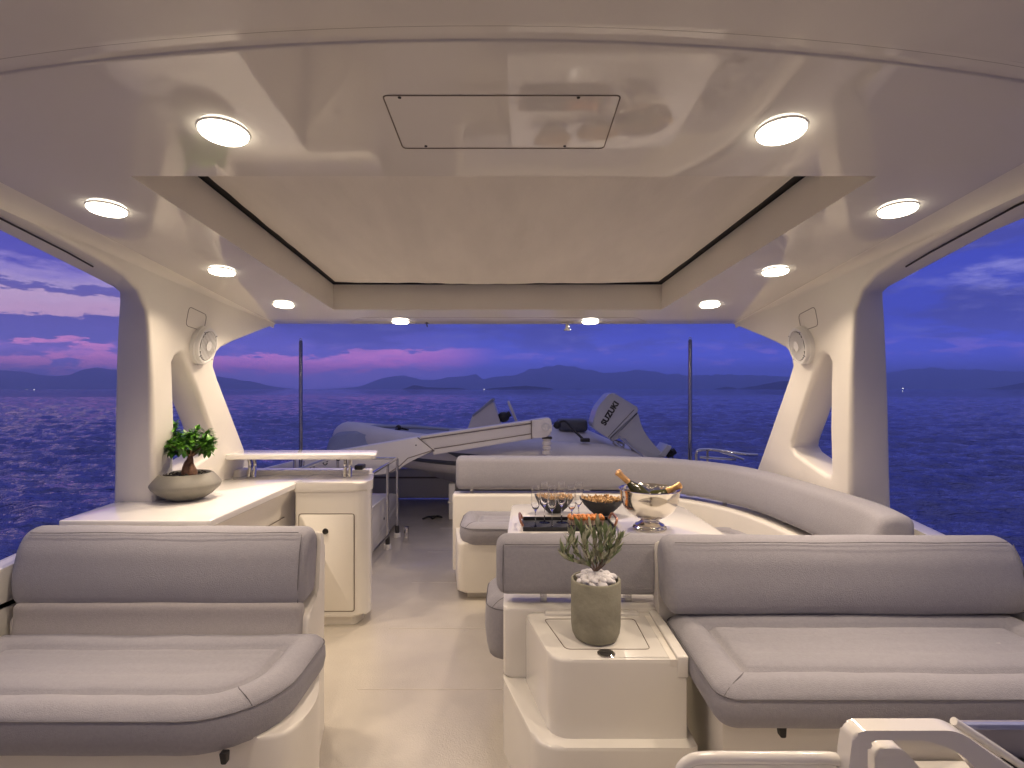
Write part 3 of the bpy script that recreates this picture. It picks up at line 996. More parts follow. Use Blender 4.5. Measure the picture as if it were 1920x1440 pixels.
bench('grey upholstered two-seat bench at left with rounded seat corner beside the walkway', -1.985, -0.815, 2.10, 0.905, 0.60,
      (-2.0, -0.725, 1.57, 2.10, 0.50, 0.125, 0.10, 0.26, (1.80, 1.93)),
      [(-2.0, 1.66), (-0.70, 1.66), (-0.67, 1.85), (-0.765, 2.12), (-0.80, 2.28), (-2.0, 2.28)], 0.385, [(-0.86, 1.585, 0.385)], True, loc=(-1.4, 1.9, FZ))
bench('wider raised grey bench at right, low backrest over seat, beside the olive pot console', 0.575, 1.93, 1.98, 0.90, 0.615,
      (0.59, 1.91, 1.51, 2.06, 0.60, 0.105, 0.06, 0.06, (1.74, 1.87)),
      [(0.64, 1.62), (1.90, 1.62), (1.90, 2.18), (0.70, 2.18)], 0.497, [(0.78, 1.535, 0.497)], False, loc=(1.3, 1.8, FZ))

# ------------------------------------------------------------------ console beside the raised bench
def build_console():
    t = thing('storage_console', 'white moulded storage box with lid between walkway and raised bench', 'console', (0.3, 2.0, FZ))
    ZT = 0.575
    top = round_poly([(0.132, 1.76), (0.58, 1.76), (0.58, 2.13), (0.05, 2.13)], [0.07, 0.01, 0.01, 0.03], 6)
    bm = bmesh.new(); prism(bm, top, 'z', 0.30, ZT, 0.014, 4)
    obj('upper_box', bm, M['gel'], t, sharp=50)
    low = round_poly([(0.085, 1.715), (0.60, 1.715), (0.60, 2.30), (-0.035, 2.30), (-0.035, 2.13)], [0.09, 0.01, 0.01, 0.01, 0.02], 6)
    bm = bmesh.new(); prism(bm, low, 'z', FZ, 0.314, 0.014, 4)
    obj('plinth', bm, M['gel'], t, sharp=50)
    # raised rear block joined to the sofa base, and raised right-hand rail with its slot
    bm = bmesh.new()
    prism(bm, round_poly([(-0.035, 2.132), (0.60, 2.132), (0.60, 2.34), (-0.035, 2.34)], [0.03, 0.004, 0.01, 0.01], 4), 'z', 0.315, 0.590, 0.012, 3)
    obj('rear_block', bm, M['gel'], t, sharp=50)
    bm = box(0.545, 0.583, 1.757, 2.13, ZT - 0.06, ZT + 0.012, 0.006, 3)
    bx(bm, 0.13, 0.50, 2.095, 2.13, ZT - 0.02, ZT + 0.012, 0.006, 3)
    obj('rail', bm, M['gel'], t, sharp=50)
    bm = box(0.522, 0.544, 1.7585, 2.10, ZT - 0.02, ZT + 0.0012, 0.0)
    obj('slot', bm, M['gelm'], t)
    # lid joint and latch
    bm = bmesh.new()
    lid = [(0.185, 1.83), (0.475, 1.83), (0.475, 2.07), (0.125, 2.07)]
    tube(bm, [(x, y, ZT + 0.0002) for x, y in round_poly(lid, 0.02, 4)], 0.0018, 6, closed=True)
    obj('lid_joint', bm, M['groove'], t)
    bm = bmesh.new()
    lathe(bm, [(0, 0.0), (0.030, 0.0), (0.030, 0.003), (0.026, 0.005), (0.020, 0.003), (0, 0.003)], 0.318, 1.798, ZT, 28)
    lt = obj('latch_ring', bm, M['steel'], t)
    bm = bmesh.new()
    lathe(bm, [(0, 0.0032), (0.021, 0.0032), (0.021, 0.0042), (0, 0.0042)], 0.318, 1.798, ZT, 24)
    bx(bm, 0.300, 0.336, 1.795, 1.801, ZT + 0.0043, ZT + 0.007, 0.001, 1)
    obj('latch_grip', bm, M['dark'], lt)
    return ZT
ZCON = build_console()

# ------------------------------------------------------------------ sofa
def build_sofa():
    t = thing('curved_sofa', 'large U-shaped sofa with grey cushions wrapping the dining table under the aft roof edge', 'sofa', (0.7, 3.3, FZ))
    path = smooth_path([(-0.43, 4.13, 0), (0.1, 4.13, 0), (0.6, 4.13, 0), (1.0, 4.07, 0), (1.30, 3.90, 0), (1.50, 3.62, 0), (1.60, 3.28, 0), (1.63, 2.95, 0), (1.64, 2.62, 0), (1.63, 2.38, 0), (1.58, 2.19, 0)], 5)
    raw = [(0.075, 0.695), (0.085, 0.80), (0.06, 0.935), (-0.02, 0.952), (-0.075, 0.93), (-0.07, 0.71)]
    prof = [(p.x, p.y) for p in round_poly(raw, [0.04, 0.08, 0.035, 0.04, 0.035, 0.04], 4)]
    back_cushion(t, path, prof, 0.04)
    # front run backrest seen from behind
    raw = [(0.08, 0.625), (0.09, 0.72), (0.07, 0.835), (0.0, 0.862), (-0.07, 0.85), (-0.075, 0.64)]
    prof = [(p.x, p.y) for p in round_poly(raw, [0.04, 0.08, 0.03, 0.05, 0.04, 0.04], 4)]
    c = back_cushion(t, [(-0.065, 2.235), (0.66, 2.235)], prof, 0.045)
    bm = bmesh.new()
    tube(bm, [(x, 2.235 - 0.074, 0.838) for x in (-0.03, 0.1, 0.25, 0.4, 0.55, 0.62)], 0.0018, 6)
    tube(bm, [(-0.035, 2.235 - 0.074, 0.838), (-0.037, 2.235 - 0.088, 0.72), (-0.035, 2.235 - 0.078, 0.645)], 0.0018, 6)
    obj('piping', bm, M['seam'], c)
    for x in (0.13, 0.48):
        bm = box(x - 0.014, x + 0.014, 2.20, 2.25, 0.58, 0.64, 0.003, 2)
        obj('backrest_bracket', bm, M['steel'], t)
    for i in range(0, len(path) - 1, 8):
        p = path[i] + Vector((0.12 if i == 0 else 0, 0, 0))
        bm = box(p.x - 0.012, p.x + 0.012, p.y - 0.012, p.y + 0.012, 0.64, 0.72, 0.003, 2)
        obj('backrest_bracket', bm, M['steel'], t)
    # moulded back board following the same curve
    inner = [(p.x, p.y) for p in path]
    bm = bmesh.new()
    rawb = [(0.10, 0.10), (0.10, 0.668), (-0.06, 0.668), (-0.06, 0.10)]
    prof = [(p.x, p.y) for p in round_poly(rawb, [0.0, 0.02, 0.02, 0.0], 3)]
    sweep(bm, [(-0.45, 4.13)] + inner[1:], prof, 0.01, 3)
    obj('back_board', bm, M['gelm'], t, sharp=50)
    # seat bases
    bm = bmesh.new()
    prism(bm, round_poly([(-0.37, 3.63), (1.0, 3.63), (1.0, 4.20), (-0.45, 4.20)], [0.05, 0.01, 0.01, 0.05], 5), 'z', FZ + 0.05, 0.42, 0.02, 3)
    prism(bm, round_poly([(1.0, 2.35), (1.55, 2.35), (1.55, 4.0), (1.0, 4.0)], 0.02, 3), 'z', FZ + 0.05, 0.42, 0.01, 2)
    prism(bm, round_poly([(0.0, 2.345), (1.0, 2.345), (1.0, 2.75), (0.0, 2.75)], 0.02, 3), 'z', FZ + 0.05, 0.42, 0.01, 2)
    obj('seat_base', bm, M['gelm'], t, sharp=50)
    bm = bmesh.new()
    bx(bm, -0.31, 1.0, 3.69, 4.15, FZ, FZ + 0.05)
    obj('kick_plinth', bm, M['gelm'], t)
    bm = bmesh.new()
    lathe(bm, [(0, 0), (0.014, 0), (0.014, 0.004), (0, 0.006)], 0, 0, 0, 20, Matrix.Translation((-0.405, 3.80, 0.27)) @ Matrix.Rotation(R(-90), 4, 'Y'))
    obj('courtesy_lamp', bm, M['speakerw'], t)
    # end panel at the left of the aft run
    seat_cushion(t, -0.36, 1.02, 3.60, 4.04, 0.53, 0.12, 0.13, 0.02, 0.05, (3.80,), name='seat_cushion')
    seat_cushion(t, 1.04, 1.53, 2.36, 3.58, 0.53, 0.12, 0.03, 0.03, 0.05, (), name='seat_cushion')
    seat_cushion(t, -0.118, 1.00, 2.36, 2.76, 0.50, 0.24, 0.10, 0.03, 0.10, (), name='seat_cushion')
build_sofa()

# ------------------------------------------------------------------ dining table and what stands on it
TZ = 0.72
def build_table():
    t = thing('dining_table', 'white glossy rectangular dining table inside the curved sofa', 'table', (0.5, 3.05, FZ))
    pts = round_poly([(-0.03, 2.55), (1.10, 2.55), (1.08, 3.46), (0.0, 3.46)], [0.05, 0.1, 0.1, 0.05], 6)
    bm = bmesh.new(); prism(bm, pts, 'z', TZ - 0.035, TZ, 0.008, 3)
    obj('tabletop', bm, M['counter'], t, sharp=50)
    bm = bmesh.new(); lathe(bm, [(0.0, 0), (0.22, 0), (0.22, 0.02), (0.06, 0.03), (0.05, 0.05), (0.05, 0.585), (0, 0.585)], 0.5, 3.05, FZ, 32)
    obj('pedestal', bm, M['steel'], t)
build_table()

def wine_bowl():
    c = P(1218, 992, 2.86); c.z = TZ
    t = thing('wine_cooler_bowl', 'large polished silver footed bowl holding two champagne bottles on the table', 'bowl', c)
    prof = [(0, 0.0), (0.086, 0.0), (0.090, 0.004), (0.088, 0.012), (0.078, 0.017), (0.077, 0.024), (0.062, 0.030), (0.050, 0.040), (0.044, 0.052), (0.046, 0.058),
            (0.075, 0.064), (0.105, 0.080), (0.130, 0.105), (0.147, 0.140), (0.154, 0.175), (0.156, 0.203), (0.162, 0.210), (0.163, 0.214), (0.158, 0.215), (0.151, 0.206), (0.149, 0.175), (0.142, 0.142), (0.125, 0.110), (0.10, 0.085), (0.07, 0.070), (0, 0.068)]
    bm = bmesh.new(); lathe(bm, prof, c.x, c.y, c.z, 56)
    obj('bowl', bm, M['silver'], t, sharp=60)
    return c
WB = wine_bowl()
def bottle(base, tip, label):
    base = Vector(base); tip = Vector(tip)
    L = 0.30
    ax = (tip - base).normalized()
    t = thing('champagne_bottle', label, 'bottle', tip - ax * L, 'champagne bottles in the silver bowl')
    q = Matrix.Translation(tip - ax * L) @ Vector((0, 0, 1)).rotation_difference(ax).to_matrix().to_4x4()
    bm = bmesh.new(); lathe(bm, [(0, 0), (0.040, 0), (0.043, 0.006), (0.043, 0.13), (0.036, 0.165), (0.022, 0.195), (0.016, 0.215), (0.0145, 0.24)], n=28, mtx=q)
    obj('glass_body', bm, M['bottle'], t)
    bm = bmesh.new(); lathe(bm, [(0.0158, 0.215), (0.0162, 0.222), (0.0150, 0.26), (0.0155, 0.268), (0.0175, 0.272), (0.0165, 0.280), (0.020, 0.290), (0.018, 0.299), (0.010, 0.303), (0, 0.304)], n=20, mtx=q)
    obj('gold_foil', bm, M['foil'], t)
    bm = bmesh.new(); lathe(bm, [(0.0435, 0.03), (0.0437, 0.03), (0.0437, 0.10), (0.0435, 0.10)], n=28, mtx=q)
    obj('paper_label', bm, M['cream'], t)
bottle(WB + Vector((0.055, 0.0, 0.09)), P(1157, 884, 2.86), 'champagne bottle leaning left out of the silver bowl, gold foil neck standing high')
bottle(WB + Vector((-0.045, 0.01, 0.135)), P(1277, 909, 2.84), 'champagne bottle lying low in the silver bowl, gold neck resting on its right rim')

def flute(x, y, label, h=0.225):
    t = thing('champagne_flute', label, 'glass', (x, y, TZ + 0.004), 'champagne flutes on the tray')
    prof = [(0, 0.0), (0.030, 0.0), (0.030, 0.0015), (0.008, 0.005), (0.0035, 0.012), (0.003, 0.085), (0.006, 0.093), (0.016, 0.105), (0.022, 0.122), (0.0235, 0.145), (0.021, h - 0.01), (0.0200, h),
            (0.0187, h), (0.0198, h - 0.01), (0.0222, 0.145), (0.0205, 0.123), (0.0140, 0.1065), (0, 0.0975)]
    bm = bmesh.new(); lathe(bm, prof, x, y, TZ + 0.004, 28)
    obj('flute_glass', bm, M['glass'], t, sharp=60)
FL = [(1004, 2.86, 'leftmost champagne flute, front row, nearest the copper tray handle'), (1021, 2.97, 'second champagne flute from the left, in the back row'),
      (1035, 2.86, 'third champagne flute from the left, middle of the front row'), (1053, 2.97, 'fourth champagne flute from the left, in the back row'),
      (1072, 2.86, 'fifth champagne flute from the left, front row above the orange canapes'), (1085, 2.97, 'rightmost champagne flute, back row beside the right snack bowl')]
for u, y, l in FL: flute((u - 960) / F * y, y, l)

def tray():
    x0, x1, y0, y1 = 0.058, 0.545, 2.80, 3.03
    t = thing('serving_tray', 'black rectangular serving tray with copper handles carrying the flutes', 'tray', ((x0 + x1) / 2, (y0 + y1) / 2, TZ))
    bm = box(x0, x1, y0, y1, TZ + 0.0005, TZ + 0.004, 0.0)
    for a in ((x0, x1, y0, y0 + 0.006), (x0, x1, y1 - 0.006, y1), (x0, x0 + 0.006, y0 + 0.006, y1 - 0.006), (x1 - 0.006, x1, y0 + 0.006, y1 - 0.006)):
        bx(bm, *a, TZ + 0.004, TZ + 0.022)
    obj('tray_body', bm, M['blackbowl'], t)
    for x, s in ((x0, -1), (x1, 1)):
        bm = bmesh.new()
        tube(bm, smooth_path([(x, y0 + 0.03, TZ + 0.02), (x + s * 0.014, y0 + 0.04, TZ + 0.05), (x + s * 0.016, (y0 + y1) / 2, TZ + 0.056), (x + s * 0.014, y1 - 0.04, TZ + 0.05), (x, y1 - 0.03, TZ + 0.02)], 5), 0.007, 8)
        obj('handle', bm, M['copper'], t)
tray()
def canape(i, n):
    x = 0.325 + 0.024 * (i % n) + random.uniform(-0.003, 0.003); y = 2.92 + 0.045 * (i // n); z = TZ + 0.004
    row = 'front row' if i < n else 'back row'
    t = thing('canape', 'small orange canape in the cluster at right end of the black tray', 'snack', (x, y, z), 'orange canapes on the tray')
    bm = bmesh.new(); bmesh.ops.create_icosphere(bm, subdivisions=2, radius=0.0155)
    for v in bm.verts: v.co += v.co * 0.25 * noise.noise(v.co * 90 + Vector((i, 0, 0))); v.co.z *= 0.9
    bmesh.ops.translate(bm, verts=bm.verts, vec=(x, y, z + 0.037)); obj('topping', bm, M['orange'], t)
    bm = bmesh.new(); lathe(bm, [(0, 0), (0.010, 0), (0.012, 0.01), (0.012, 0.022), (0, 0.026)], x, y, z, 12); obj('cup', bm, M['cream'], t)
for i in range(16): canape(i, 8)

def snack_bowl(u, v, Y, w, h, tilt, label, seed):
    c = P(u, v, Y); c.z = TZ
    t = thing('snack_bowl', label, 'bowl', c, 'black snack bowls on the table')
    rnd = random.Random(seed)
    bm = bmesh.new()
    n = 40; prof = [(0, 0.002), (0.30, 0.0), (0.36, 0.06), (0.60, 0.34), (0.82, 0.62), (1.0, 0.95), (1.02, 1.0), (0.97, 1.0), (0.78, 0.66), (0.5, 0.35), (0, 0.25)]
    rings = []
    for r, z in prof:
        rings.append([bm.verts.new((c.x + w * r * math.cos(2 * math.pi * k / n), c.y + w * 0.62 * r * math.sin(2 * math.pi * k / n),
                                    c.z + z * h * (1 + 0.16 * r * abs(math.cos(2 * math.pi * k / n)) ** 2 + tilt * r * math.cos(2 * math.pi * k / n)))) for k in range(n)])
    for A, B in zip(rings, rings[1:]):
        for k in range(n): bm.faces.new((A[k], A[(k + 1) % n], B[(k + 1) % n], B[k]))
    bmesh.ops.remove_doubles(bm, verts=bm.verts, dist=1e-5)
    obj('stoneware_bowl', bm, M['blackbowl'], t, sharp=60)
    bm = bmesh.new()
    for k in range(150):
        a = rnd.uniform(0, 6.28); r = w * 0.88 * math.sqrt(rnd.random())
        p = Vector((c.x + r * math.cos(a), c.y + 0.6 * r * math.sin(a), c.z + h * (0.72 + 0.28 * (r / w)) + 0.02 * (1 - (r / w) ** 2) + rnd.uniform(-0.004, 0.014)))
        d = Vector((rnd.uniform(-1, 1), rnd.uniform(-1, 1), rnd.uniform(-0.2, 1.5))).normalized() * rnd.uniform(0.008, 0.016)
        tube(bm, [p - d, p, p + d], [0.003, 0.0048, 0.003], 6)
    o = obj('snacks', bm, M['snack']); tag(o, label.replace('oval bowl', 'oval bowl').split(' oval')[0] + ' heap of small golden pretzel sticks filling the ' + ('left' if u < 1060 else 'right') + ' black bowl', 'snacks', 'snack heaps', 'stuff')
snack_bowl(1040, 963, 3.22, 0.122, 0.088, -0.10, 'black oval bowl of snacks standing behind the champagne flutes', 1)
snack_bowl(1129, 963, 3.16, 0.132, 0.088, -0.05, 'black oval bowl of snacks standing between flutes and silver bowl', 2)

# ------------------------------------------------------------------ potted plants
def leaf(bm, p, d, up, L, w, fold=0.25, curl=0.15):
    d = d.normalized(); s = d.cross(up)
    if s.length < 1e-3: s = d.orthogonal()
    s.normalize(); n = s.cross(d).normalized()
    st = [(0.0, 0.08), (0.22, 0.75), (0.5, 1.0), (0.78, 0.68), (1.0, 0.0)]
    prev = None
    for t, ww in st:
        c = p + d * L * t - n * curl * L * t * t
        if ww == 0: row = [bm.verts.new(c)]
        else: row = [bm.verts.new(c - s * w * ww + n * w * ww * fold), bm.verts.new(c), bm.verts.new(c + s * w * ww + n * w * ww * fold)]
        if prev:
            if len(row) == 3:
                bm.faces.new((prev[0], prev[1], row[1], row[0])); bm.faces.new((prev[1], prev[2], row[2], row[1]))
            else:
                bm.faces.new((prev[0], prev[1], row[0])); bm.faces.new((prev[1], prev[2], row[0]))
        prev = row

def bonsai():
    c = P(349, 937, 2.60); c.z = 0.93
    s = 0.0026
    t = thing('bonsai_tree', 'small green ficus bonsai in a flat grey bowl on the counter', 'plant', c)
    prof = [(0, 0.0), (0.060, 0.0), (0.075, 0.004), (0.112, 0.026), (0.146, 0.058), (0.154, 0.074), (0.152, 0.082), (0.140, 0.100), (0.118, 0.126), (0.110, 0.130), (0.104, 0.127), (0.10, 0.112), (0, 0.112)]
    bm = bmesh.new(); lathe(bm, prof, c.x, c.y, c.z, 56); obj('bowl', bm, M['slate'], t, sharp=60)
    rnd = random.Random(5)
    bm = bmesh.new()
    lathe(bm, [(0.103, 0.114), (0.06, 0.122), (0, 0.124)], c.x, c.y, c.z, 30)
    for k in range(150):
        a = rnd.uniform(0, 6.28); r = 0.098 * math.sqrt(rnd.random())
        bmesh.ops.create_icosphere(bm, subdivisions=1, radius=rnd.uniform(0.003, 0.007), matrix=Matrix.Translation((c.x + r * math.cos(a), c.y + r * math.sin(a), c.z + 0.121 + rnd.uniform(0, 0.006))) @ Matrix.Diagonal((1, 1, 0.7, 1)))
    obj('gravel', bm, M['soil'], t, sharp=180)
    def L(u, v, dy=0): return Vector(((u - 960) / F * 2.60, 2.60 + dy, CZ - (v - 728.5) / F * 2.60))
    bm = bmesh.new()
    z0 = c.z + 0.11
    tube(bm, smooth_path([(L(355, 893).x - 0.004, 2.60, z0), L(353, 880), L(354, 870), L(356, 863), L(357, 855)], 5), [0.030 - 0.0 * k if k < 5 else 0.030 - (k - 4) * 0.00125 for k in range(21)], 12)
    tube(bm, smooth_path([(L(367, 893).x, 2.58, z0), L(366, 882, -0.02), L(362, 871, -0.01), L(358, 866)], 5), [0.020] * 6 + [0.018, 0.016, 0.014, 0.012, 0.011, 0.010, 0.009, 0.008, 0.007, 0.006], 10)
    tube(bm, smooth_path([(L(346, 893).x, 2.61, z0), L(348, 883, 0.01), L(352, 873, 0.01), L(355, 866)], 5), [0.012] * 6 + [0.011] * 5 + [0.008] * 5, 8)
    tips = []
    branches = [((357, 857), (345, 846, 0.0), (336, 832, 0.02), (322, 812, 0.0)), ((357, 857), (362, 846, -0.02), (366, 830, -0.03), (364, 812, 0.0)),
                ((357, 857), (350, 840, -0.04), (338, 836, -0.05), (322, 828, -0.03)), ((358, 855), (372, 840, 0.0), (384, 832, 0.01), (395, 831, 0.0)),
                ((357, 856), (348, 842, 0.04), (352, 826, 0.05), (350, 815, 0.03)), ((358, 856), (368, 848, 0.03), (380, 844, 0.02), (388, 843, 0.03)),
                ((357, 856), (345, 848, -0.02), (333, 845, -0.04), (325, 842, -0.02)), ((357, 856), (366, 840, 0.05), (374, 824, 0.05), (376, 812, 0.04)),
                ((357, 856), (350, 843, 0.06), (340, 830, 0.08), (336, 822, 0.06)), ((357, 856), (360, 843, -0.06), (356, 830, -0.08), (352, 824, -0.06)),
                ((345, 846), (330, 826, 0.0), (324, 808, 0.01), (325, 800, 0.0))]
    for br in branches:
        pts = [L(*p) for p in br]
        pp = smooth_path(pts, 4)
        tube(bm, pp, [0.006 - 0.0045 * k / len(pp) for k in range(len(pp))], 6)
        tips += pp[5:]
    obj('trunk', bm, M['bark'], t, sharp=180)
    bm1 = bmesh.new(); bm2 = bmesh.new()
    for p in tips:
        for k in range(rnd.randint(6, 9)):
            d = Vector((rnd.gauss(0, 1), rnd.gauss(0, 1), rnd.gauss(0.25, 0.8))).normalized()
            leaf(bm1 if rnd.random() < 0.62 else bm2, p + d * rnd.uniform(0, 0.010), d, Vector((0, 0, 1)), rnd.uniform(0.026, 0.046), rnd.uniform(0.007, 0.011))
    for u, v in ((325, 798), (320, 812), (370, 806), (392, 830), (398, 828), (385, 845), (396, 840), (352, 818), (338, 818), (317, 828), (345, 828), (366, 820)):
        p = L(u, v)
        for k in range(9):
            d = Vector((rnd.gauss(0, 1), rnd.gauss(0, 1), rnd.gauss(0.3, 0.7))).normalized()
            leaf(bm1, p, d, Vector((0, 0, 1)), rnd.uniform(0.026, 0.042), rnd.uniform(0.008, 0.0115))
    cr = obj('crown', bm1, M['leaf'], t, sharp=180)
    obj('darker_leaves', bm2, M['leafd'], cr, sharp=180)  # leaves in the darker green, mixed in at random
GK = Matrix.Translation((0, 0, CZ)) @ Matrix.Scale(1.056, 4) @ Matrix.Translation((0, 0, -CZ))
XFM = GK
bonsai()
XFM = None

def olive():
    c = P(1117, 1196, 1.92); c.z = ZCON
    Y = 1.92
    t = thing('olive_plant', 'young olive plant with white pebbles in a tall cylindrical pot on the console', 'plant', c)
    r = 0.089; h = 0.213
    prof = [(0, 0.001), (r * 0.72, 0.0), (r * 0.85, 0.006), (r * 0.95, 0.024), (r * 0.99, 0.05), (r, 0.10), (r, h - 0.004), (r - 0.003, h), (r - 0.008, h), (r - 0.010, h - 0.004), (r - 0.010, h - 0.03), (0, h - 0.03)]
    bm = bmesh.new(); lathe(bm, prof, c.x, c.y, c.z, 64); obj('pot', bm, M['concrete'], t, sharp=60)
    rnd = random.Random(11)
    for k in range(56):
        if k < 30: a = k * 2.4; rr = (r - 0.024) * math.sqrt((k + 0.5) / 30); z = h - 0.008
        else: a = k * 2.4; rr = (r - 0.026) * math.sqrt((k - 29.5) / 26); z = h + 0.002 + 0.012 * (1 - math.sqrt((k - 29.5) / 26))
        bm = bmesh.new(); bmesh.ops.create_icosphere(bm, subdivisions=2, radius=1)
        sc = (rnd.uniform(0.013, 0.022), rnd.uniform(0.010, 0.015), rnd.uniform(0.007, 0.011))
        for v in bm.verts:
            f = 1 + 0.38 * noise.noise(v.co * 1.3 + Vector((k * 3, 0, 0)))
            v.co = Vector((v.co.x * sc[0] * f, v.co.y * sc[1] * f, v.co.z * sc[2] * f))
        m = Matrix.Translation((c.x + rr * math.cos(a), c.y + rr * math.sin(a), c.z + z + 0.004)) @ Matrix.Rotation(rnd.uniform(0, 6), 4, 'Z') @ Matrix.Rotation(rnd.uniform(-0.4, 0.4), 4, 'X')
        bmesh.ops.transform(bm, matrix=m, verts=bm.verts)
        obj('pebble', bm, M['pebble'], t, sharp=180)
    def L(u, v, dy=0): return Vector(((u - 960) / F * Y, Y + dy, CZ - (v + (1073 - v) * 0.12 - 728.5) / F * Y))
    z0 = Vector((L(1113, 0).x, c.y, c.z + h))
    bm = bmesh.new()
    tube(bm, [z0 - Vector((0, 0, 0.03)), z0 + Vector((0, 0, 0.02)), L(1116, 1073)], [0.0052, 0.0048, 0.0042], 8)
    stems = [((1116, 1073), (1108, 1062), (1098, 1055, -.01), (1080, 1048, -.02), (1060, 1040, -.02), (1054, 1020, -.02)),
             ((1116, 1073), (1112, 1058, .01), (1104, 1040, .01), (1098, 1015, .02), (1092, 990, .02), (1086, 978, .02)),
             ((1116, 1073), (1118, 1055, -.01), (1116, 1030, -.01), (1112, 1000, -.02), (1108, 978, -.02)),
             ((1116, 1073), (1124, 1055), (1128, 1030, .01), (1126, 1000, .02), (1124, 975, .02)),
             ((1116, 1073), (1130, 1058, .01), (1140, 1042, .02), (1146, 1020, .02), (1150, 998, .02)),
             ((1116, 1073), (1132, 1052, -.02), (1140, 1030, -.03), (1140, 1005, -.03), (1137, 985, -.03)),
             ((1108, 1062), (1095, 1050, .02), (1082, 1035, .03), (1078, 1010, .03), (1074, 1000, .03)),
             ((1116, 1070), (1108, 1045, -.03), (1098, 1030, -.05), (1092, 1008, -.05), (1096, 990, -.05)),
             ((1116, 1070), (1126, 1045, -.03), (1122, 1020, -.05), (1130, 995, -.05), (1131, 985, -.05)),
             ((1124, 1055), (1136, 1048, .0), (1150, 1035, .0), (1158, 1015, .0), (1162, 1003, .0)),
             ((1095, 1050), (1075, 1045, .0), (1064, 1030, .0), (1068, 1012, .0))]
    A, B = bmesh.new(), bmesh.new()
    for st in stems:
        pp = smooth_path([L(*p) for p in st], 6)
        tube(bm, pp, [0.0030 - 0.0022 * k / len(pp) for k in range(len(pp))], 6)
        n = len(pp)
        for k in range(int(n * 0.22), n):
            d0 = (pp[min(k + 1, n - 1)] - pp[k - 1]).normalized()
            for sgn in (0, 1):
                if rnd.random() > 0.72: continue
                a = k * 1.57 + sgn * 2.2 + rnd.uniform(-0.4, 0.4)
                side = Vector((math.cos(a), math.sin(a), 0))
                d = (d0 * rnd.uniform(0.6, 1.3) + side * rnd.uniform(0.4, 1.1) + Vector((0, 0, 0.4))).normalized()
                leaf(A if rnd.random() < 0.5 else B, pp[k], d, side, rnd.uniform(0.030, 0.052), rnd.uniform(0.0044, 0.0072), 0.2, rnd.uniform(-0.2, 0.5))
    obj('stem', bm, M['twig'], t, sharp=180)
    f = obj('foliage', A, M['olive'], t, sharp=180)
    obj('pale_leaves', B, M['olive2'], f, sharp=180)
olive()

